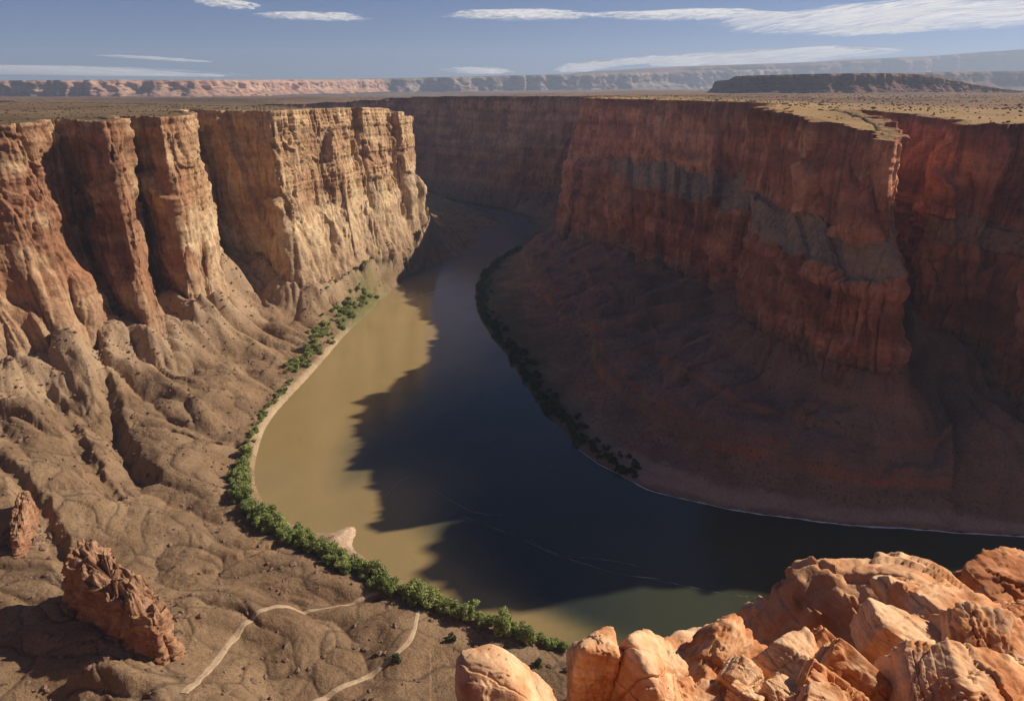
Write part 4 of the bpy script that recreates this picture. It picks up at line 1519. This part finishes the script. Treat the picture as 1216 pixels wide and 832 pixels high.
# rubble band on the shaded talus and blocks under the left walls
sel = (info['left'] < 0.1) & (~info['ins']) & (fy < 1150) & (info['un'] > 0.15)
wgt = np.exp(-((info['un'] - 0.27) / 0.07) ** 2) + 0.12
wgt = np.where(sel, wgt * fy ** 2, 0)
pick = rng.choice(len(fx), 6500, p=wgt / wgt.sum())
pts = np.stack([fx[pick] + rng.normal(size=len(pick)), fy[pick] + rng.normal(size=len(pick)), fh[pick]], 1)
scatter("talus_rubble", pts, rng.uniform(0.3, 1.0, len(pick)) ** 1.5 * 1.5, M_rubble, "band of dark fallen rubble along the talus above the shaded beach", 'rubble', 51)
sel = (info['left'] > 0.9) & (~info['ins']) & (fy < 1350) & (fy > 270)
wgt = (np.exp(-(info['m2'] / 0.3) ** 2) * 0.5 + sstep(0.75, 1.0, info['u']) * 0.2 + 0.06) * fy ** 2 * (tr_d > 4) * (info['ds'] > 12)
wgt = np.where(sel, wgt, 0)
pick = rng.choice(len(fx), 9000, p=wgt / wgt.sum())
pts = np.stack([fx[pick] + rng.normal(size=len(pick)) * .5, fy[pick] + rng.normal(size=len(pick)) * .5, fh[pick]], 1)
scatter("talus_rubble", pts, rng.uniform(0.2, 1.0, len(pick)) ** 3.5 * 2.0, M_rubble, "scattered fallen stones in the gullies of the sunlit mud hills", 'rubble', 52)
for (ppx, ppy, zz_, rr_) in ((152, 765, 12, 24), (32, 640, 22, 10)):
    c0 = at(ppx, ppy, z=zz_)
    an_ = rng.uniform(0, 6.28, 160)
    ra_ = rr_ * (0.75 + 0.9 * rng.random(160) ** 2)
    q_ = np.stack([c0[0] + np.cos(an_) * ra_ * 1.1, c0[1] + np.sin(an_) * ra_], 1)
    q_ = np.array([(a_, b_, ground_z(a_, b_, 10)) for a_, b_ in q_])
    scatter("fallen_blocks", q_, rng.uniform(0.25, 1.0, 160) ** 2.5 * 2.6, M_rubble, "fallen red blocks strewn round the foot of the rock fin", 'rubble', 54)
# scrub on the plateau
vm = (Vp[:, 1] < 3200)
cand = Vp[vm]
wgt = cand[:, 1] ** 1.2 * np.clip(0.5 + fbm(cand[:, 0] / 80, cand[:, 1] / 80, None, 3, 77), 0.05, 2)
pick = rng.choice(len(cand), 16000, p=wgt / wgt.sum())
pts = cand[pick] + np.concatenate([rng.normal(size=(len(pick), 2)) * 3, np.full((len(pick), 1), 0.1)], 1)
scatter("desert_scrub", pts, rng.uniform(0.4, 1.0, len(pick)) ** 1.5 * 2.2, M_scrub, "low dry scrub dotting the flat plateau above the canyon rims", 'scrub', 53, 0.75)


# ------------------------------------------------------------------ far mesas
def mesa(name, line, label, seed, colr, inland, rows=(5, 26, 30), step=30.0, zig=200.0, closed=False, talus=0.9, cliff_frac=0.5):
    """line: x y ztop zbase, running left to right as seen from the canyon"""
    L_ = chaikin(np.array(line, float), 2)
    P, arc = resample(L_, lambda m_: step, [0, 1])
    n = len(P)
    sp = 40
    rs = smooth1(P[:, :2], 6)
    tg_ = np.gradient(rs, axis=0)
    tg_ /= np.linalg.norm(tg_, axis=1, keepdims=True) + 1e-9
    back = np.stack([-tg_[:, 1], tg_[:, 0]], 1)
    zg = zig * (ridged(arc / (zig * 5), np.zeros(n), None, 4, seed) - 0.5)
    top, bot = P[:, 2], P[:, 3]
    H = top - bot
    vert, vv = [], []
    for i in range(rows[0]):
        t = 1 - i / rows[0]
        vert.append((back * (inland * t)[..., None] if np.ndim(inland) else back * (inland * t), top * 1.0 + 0 * t, -t))
    for i in range(rows[1]):
        t = i / rows[1]
        vert.append((-back * (H * cliff_frac * 0.22 * t)[:, None], top - H * cliff_frac * t, t))
    for i in range(rows[2] + 1):
        t = i / rows[2]
        vert.append((-back * (H * cliff_frac * 0.22 + H * (1 - cliff_frac) / talus * 1.7 * t ** 1.3)[:, None], top - H * cliff_frac - H * (1 - cliff_frac) * 1.06 * t, 1 + t))
    X = np.stack([P[:, 0] + a_[:, 0] for a_, z_, v_ in vert])
    Y = np.stack([P[:, 1] + a_[:, 1] for a_, z_, v_ in vert])
    Z = np.stack([z_ + 0 * P[:, 0] for a_, z_, v_ in vert])
    v = np.stack([v_ + 0 * P[:, 0] for a_, z_, v_ in vert])
    A = np.broadcast_to(arc, X.shape)
    Hm = float(H.mean())
    D = zg[None, :] * (1 - 0.55 * sstep(1, 2, v)) + ridged(A / (Hm * 0.55), v * 0.7, None, 4, seed + 3) * Hm * 0.17 * sstep(-0.05, 0.3, v) + fbm(X / (Hm * .4), Y / (Hm * .4), Z / (Hm * .3), 3, seed + 6) * Hm * 0.12
    D = np.where(v < -0.01, D * np.clip(1 + v, 0, 1), D)
    X = X - back[None, :, 0] * D
    Y = Y - back[None, :, 1] * D
    Z = Z + np.where(v < 0, Hm * 0.03 * fbm(X / (Hm * 3), Y / (Hm * 3), None, 3, seed + 8), 0)
    C = colr(X, Y, Z, v, seed)
    o = mesh_obj(name, np.stack([X, Y, Z], -1).reshape(-1, 3), grid_faces(X.shape[0], n), M_mesa, colors=np.clip(C, 0.02, 0.9).reshape(-1, 3))
    props(o, label, 'mesa', None, 'structure')
    return o


def cm_pink(X, Y, Z, v, s):
    n = fbm(X / 600, Y / 600, Z / 60, 3, s + 30)[..., None]
    c = lerp(np.array([0.46, 0.24, 0.15]), np.array([0.55, 0.36, 0.26]), np.clip(0.5 + n, 0, 1))
    return lerp(c, np.array([0.40, 0.23, 0.16]), sstep(1, 1.7, v)[..., None])


def cm_dark(X, Y, Z, v, s):
    n = fbm(X / 300, Y / 300, Z / 25, 3, s + 30)[..., None]
    c = lerp(np.array([0.17, 0.075, 0.05]), np.array([0.25, 0.115, 0.07]), np.clip(0.5 + n, 0, 1))
    return lerp(c, np.array([0.18, 0.10, 0.065]), sstep(-0.5, 0, -np.abs(v))[..., None] * 0.3)


def cm_grey(X, Y, Z, v, s):
    n = fbm(X / 900, Y / 900, Z / 60, 3, s + 30)[..., None]
    return lerp(np.array([0.22, 0.15, 0.12]), np.array([0.36, 0.27, 0.22]), np.clip(0.5 + n, 0, 1))


def L3(pts):
    out_ = []
    for px, pt, pb, d in pts:
        X, Y, zt = at(px, pt, d=d)
        out_.append((X, Y, zt, at(px, pb, d=d)[2]))
    return out_


mesa("mesa", L3([(-330, 98, 118, 6900), (-120, 97, 118, 7000), (0, 96, 117, 7100), (120, 95, 116.5, 7200), (240, 95, 116, 7400), (330, 95, 115, 8800),
                 (390, 95, 114, 10200), (450, 94, 113, 12000)]),
     "long pink banded mesa wall along the horizon left of the canyon", 61, cm_pink, 1200, zig=130, step=16)
mesa("mesa", L3([(380, 94.5, 112, 12500), (480, 93, 111.5, 12800), (600, 90, 109.5, 13500), (700, 88, 108, 14000), (780, 86, 107, 14500), (850, 84, 106, 15500), (930, 82, 105, 17000)]),
     "pale blue hazy mesa wall along the horizon above the far canyon", 62, cm_grey, 3000, zig=300, step=34)
mesa("mesa", L3([(700, 92, 104, 16000), (800, 80, 103, 17000), (900, 77, 103, 18000), (1000, 73, 102, 19000), (1060, 69, 102, 19500), (1120, 66, 102, 20000), (1180, 61, 102, 20000),
                 (1260, 56, 102, 20000), (1400, 52, 102, 20000), (1560, 60, 102, 20000)]),
     "faint blue mountain rising along the horizon at the right", 63, cm_dark, 2500, zig=500, step=90)
mesa("mesa", L3([(980, 90, 106, 9000), (1100, 86, 105.5, 9500), (1200, 85, 105.5, 10000), (1330, 84, 105.5, 10500)]),
     "low blue ridge behind the dark red mesa at the right", 64, cm_dark, 1500, zig=200, step=30)
mesa("mesa", L3([(880, 96, 107, 4500), (858, 97, 110, 4150), (872, 91.5, 111, 4000), (900, 89.5, 112, 3850), (960, 88, 113, 3750), (1040, 87, 113, 3750), (1090, 88, 113, 3800),
                 (1130, 96, 113.5, 3850), (1165, 103, 112, 3950), (1205, 108, 110.5, 4200)]),
     "dark red flat-topped mesa on the plateau behind the butte", 65, cm_dark, 420, zig=40, step=7, cliff_frac=0.42)


# unseen butte, added past the right-hand wall to shade the river
bt, bh = np.meshgrid(np.linspace(0, 2 * math.pi, 160), np.linspace(0, 1, 90))
brad = np.interp(bh, [0, .35, .42, .9, 1.0], [135, 76, 64, 52, 0])
bz = np.interp(bh, [0, .35, .42, .9, 1.0], [280, 340, 352, 440, 446])
bD = (ridged(bt * 3.0, bh * 1.5, None, 4, 901) - 0.5) * 7 + fbm(np.cos(bt) * 3, np.sin(bt) * 3, bh * 2, 3, 902) * 9
bD = bD * (bh < .93)
bX, bY = 652 + np.cos(bt) * (brad + bD), 668 + np.sin(bt) * (brad + bD)
bC = lerp(np.array([0.44, 0.17, 0.085]), np.array([0.30, 0.17, 0.10]), (1 - sstep(.33, .42, bh))[..., None])
o = mesh_obj("butte", np.stack([bX, bY, bz], -1).reshape(-1, 3), grid_faces(90, 160), M_cliff, colors=bC.reshape(-1, 3))
props(o, "unseen red butte added beyond the right end of the canyon wall to shade the river", 'butte', None, 'structure')

# ------------------------------------------------------------------ clouds
mc, nt, out = new_mat("thin_cloud")
b = NB(nt)
tco = b.n('ShaderNodeTexCoord').outputs['Object']
oi = b.n('ShaderNodeObjectInfo')
sepf = b.n('ShaderNodeSeparateColor')
b.link(oi.outputs['Color'], sepf.inputs[0])
attr = b.n('ShaderNodeAttribute', attribute_name='Col').outputs['Color']
sepc = b.n('ShaderNodeSeparateColor')
b.link(attr, sepc.inputs[0])
sxyz = b.n('ShaderNodeSeparateXYZ')
b.link(tco, sxyz.inputs[0])
cmb = b.n('ShaderNodeCombineXYZ')
ux = b.math('MULTIPLY', sxyz.outputs[0], b.math('MULTIPLY', sepf.outputs[0], 10.0))
uy = b.math('MULTIPLY', sxyz.outputs[1], b.math('MULTIPLY', sepf.outputs[1], 10.0))
b.link(b.math('ADD', ux, b.math('MULTIPLY', uy, 0.5)), cmb.inputs[0])
b.link(uy, cmb.inputs[1])
b.link(b.math('ADD', b.math('MULTIPLY', oi.outputs['Random'], 90.0), b.math('MULTIPLY', sxyz.outputs[2], 1.6)), cmb.inputs[2])
nz = b.noise(cmb.outputs[0], 1.0, 10, 0.66, 0.7)
al = b.math('ADD', b.math('MULTIPLY', nz, 3.6), b.math('MULTIPLY', sepc.outputs[0], 1.5))
al = b.math('MULTIPLY', b.math('SUBTRACT', al, 2.28), 0.95, clamp=True)
al = b.math('MULTIPLY', al, sepc.outputs[1])
trn = b.n('ShaderNodeBsdfTranslucent')
trn.inputs[0].default_value = (0.97, 0.97, 0.97, 1)
df = b.n('ShaderNodeBsdfDiffuse')
df.inputs[0].default_value = (0.97, 0.97, 0.97, 1)
mxx = b.n('ShaderNodeMixShader')
mxx.inputs[0].default_value = 0.85
b.link(df.outputs[0], mxx.inputs[1])
b.link(trn.outputs[0], mxx.inputs[2])
tp_ = b.n('ShaderNodeBsdfTransparent')
mx2 = b.n('ShaderNodeMixShader')
b.link(al, mx2.inputs[0])
b.link(tp_.outputs[0], mx2.inputs[1])
b.link(mxx.outputs[0], mx2.inputs[2])
b.link(mx2.outputs[0], out.inputs[0])
M_cloud = mc


def cloud(px0, px1, py0, py1, zc, thick, label, seed):
    """lens-shaped cloud at height zc; the pixel box only fixes its place and size in the sky"""
    pym = (py0 + py1) / 2
    cx_, cy_, _ = at((px0 + px1) / 2, pym, z=zc)
    wid = abs(at(px1, pym, z=zc)[0] - at(px0, pym, z=zc)[0]) / 2
    dep = max(abs(at(px0, py0, z=zc)[1] - at(px0, py1, z=zc)[1]) / 2, 1500)
    nu, nv = 90, 40
    T = np.linspace(0, 2 * math.pi, nu, endpoint=False)
    ph = np.linspace(-math.pi / 2, math.pi / 2, nv)
    TT, PH = np.meshgrid(T, ph)
    rr = np.cos(PH)
    lump = 1 + 0.25 * fbm(np.cos(TT) * 1.7 + seed, np.sin(TT) * 1.7, PH * 0.5, 3, seed)
    X = np.cos(TT) * rr * lump
    Y = np.sin(TT) * rr * lump
    Z = np.sin(PH) * (0.7 + 0.5 * fbm(X * 2 + seed, Y * 2, None, 3, seed + 4))
    Z = np.where(PH < 0, Z * 0.4, Z)
    i = np.arange(nu * nv).reshape(nv, nu)
    q = np.stack([i[:-1], np.roll(i[:-1], -1, 1), np.roll(i[1:], -1, 1), i[1:]], -1).reshape(-1, 4)
    e = np.abs(np.sin(PH)) ** 0.8
    low = pym > 55
    if low:
        e = (0.42 + 0.58 * np.sqrt(np.clip(1 - X ** 2 / (1.2 * lump) ** 2, 0, 1))) * (1 - np.abs(np.cos(TT) * rr) ** 3) * (0.75 + 0.25 * np.abs(np.sin(PH)))
    C = np.stack([e, np.where(PH < 0, 0.75 if low else 0.2, 1.0), 0 * e], -1).reshape(-1, 3)
    o = mesh_obj("cloud", np.stack([X, Y, Z], -1).reshape(-1, 3), q, M_cloud, colors=C)
    o.location = (cx_, cy_, zc)
    o.scale = (wid, dep, thick)
    o.color = (0.18 + (px1 - px0) / 380.0, 0.30, 0, 1)
    props(o, label, 'cloud', 'thin clouds over the plateau')
    return o


cloud(845, 1330, 2, 44, 4200, 420, "large white feathery cloud sheet across the upper right sky", 1)
cloud(975, 1100, 32, 44, 4200, 200, "short white cloud streak under the feathery sheet at the right", 2)
cloud(700, 935, 12, 25, 4200, 220, "thin white cloud streak left of the large feathery sheet", 3)
cloud(522, 715, 12, 25, 4200, 220, "long thin white cloud streak high above the canyon", 4)
cloud(765, 1010, 62, 80, 3600, 900, "flat-bottomed white cloud low over the blue ridge", 5)
cloud(722, 792, 68, 78, 3600, 500, "small white cloud left of the flat-bottomed cloud", 6)
cloud(658, 728, 76, 86, 3600, 900, "small white puff low above the pale blue mesa", 7)
cloud(-120, 245, 80, 92, 3600, 1300, "long cream cloud bank low above the pink mesa", 8)
cloud(160, 220, 66, 74, 4000, 160, "tiny white wisp above the cream cloud bank", 9)
cloud(240, 305, 0, 12, 4200, 180, "small white wisp at the top of the sky left of centre", 10)
cloud(310, 440, 14, 26, 4200, 140, "faint broken wisp below the small top wisp", 11)
cloud(528, 612, 82, 88, 3600, 900, "thin cream cloud just above the horizon over the canyon head", 12)

# ------------------------------------------------------------------ haze
zx, zy0, zy1, zz0, zz1 = 52000, -3000, 26000, -7.0, 1420.0
hv = np.array([(sx * zx, yy, z_) for z_ in (zz0, zz1) for yy in (zy0, zy1) for sx in (-1, 1)], float)
hf = np.array([[0, 2, 3, 1], [4, 5, 7, 6], [0, 1, 5, 4], [2, 6, 7, 3], [0, 4, 6, 2], [1, 3, 7, 5]])
mh, nt, out = new_mat("haze_air")
pv = nt.nodes.new('ShaderNodeVolumePrincipled')
pv.inputs['Color'].default_value = (0.66, 0.79, 1.0, 1)
pv.inputs['Density'].default_value = 4.4e-5
pv.inputs['Anisotropy'].default_value = 0.2
nt.links.new(pv.outputs[0], out.inputs['Volume'])
hz = mesh_obj("haze", hv, hf, mh, smooth=False)
props(hz, "thin blue haze filling the air of the canyon and plateau", 'haze', None, 'stuff')

# ------------------------------------------------------------------ light
SUN_EL, SUN_AZ = R(32.0), R(20.0)     # azimuth from +X towards +Y
sdir = Vector((math.cos(SUN_EL) * math.cos(SUN_AZ), math.cos(SUN_EL) * math.sin(SUN_AZ), math.sin(SUN_EL)))
sl = bpy.data.lights.new("sun", 'SUN')
sl.energy = 5.0
sl.angle = R(0.53)
sl.color = (1.0, 0.91, 0.77)
so = bpy.data.objects.new("sun", sl)
col.objects.link(so)
so.rotation_euler = sdir.to_track_quat('Z', 'Y').to_euler()
so.location = (0, 0, 800)

world = bpy.data.worlds.new("World")
scene.world = world
world.use_nodes = True
nt = world.node_tree
bg = nt.nodes['Background']
sky = nt.nodes.new('ShaderNodeTexSky')
sky.sky_type = 'NISHITA'
sky.sun_disc = False
sky.sun_elevation = SUN_EL
sky.sun_rotation = R(90) - SUN_AZ
sky.altitude = 3500
sky.air_density = 1.0
sky.dust_density = 2.0
sky.ozone_density = 4.0
tint = nt.nodes.new('ShaderNodeMix')
tint.data_type = 'RGBA'
tint.blend_type = 'MULTIPLY'
tint.inputs[0].default_value = 1.0
tint.inputs[7].default_value = (0.76, 0.78, 1.02, 1)
nt.links.new(sky.outputs[0], tint.inputs[6])
nt.links.new(tint.outputs[2], bg.inputs[0])
bg.inputs[1].default_value = 0.048

# ------------------------------------------------------------------ render settings
scene.view_settings.view_transform = 'Standard'
scene.view_settings.look = 'None'
scene.view_settings.exposure = 0.38
scene.view_settings.gamma = 1.0
scene.view_settings.use_curve_mapping = False
scene.render.engine = 'CYCLES'
cy = scene.cycles
cy.use_denoising = True
try:
    cy.denoiser = 'OPENIMAGEDENOISE'
except Exception:
    pass
cy.max_bounces = 5
cy.diffuse_bounces = 3
cy.glossy_bounces = 2
cy.transmission_bounces = 2
cy.volume_bounces = 0
cy.transparent_max_bounces = 10
cy.use_adaptive_sampling = True
cy.adaptive_threshold = 0.015
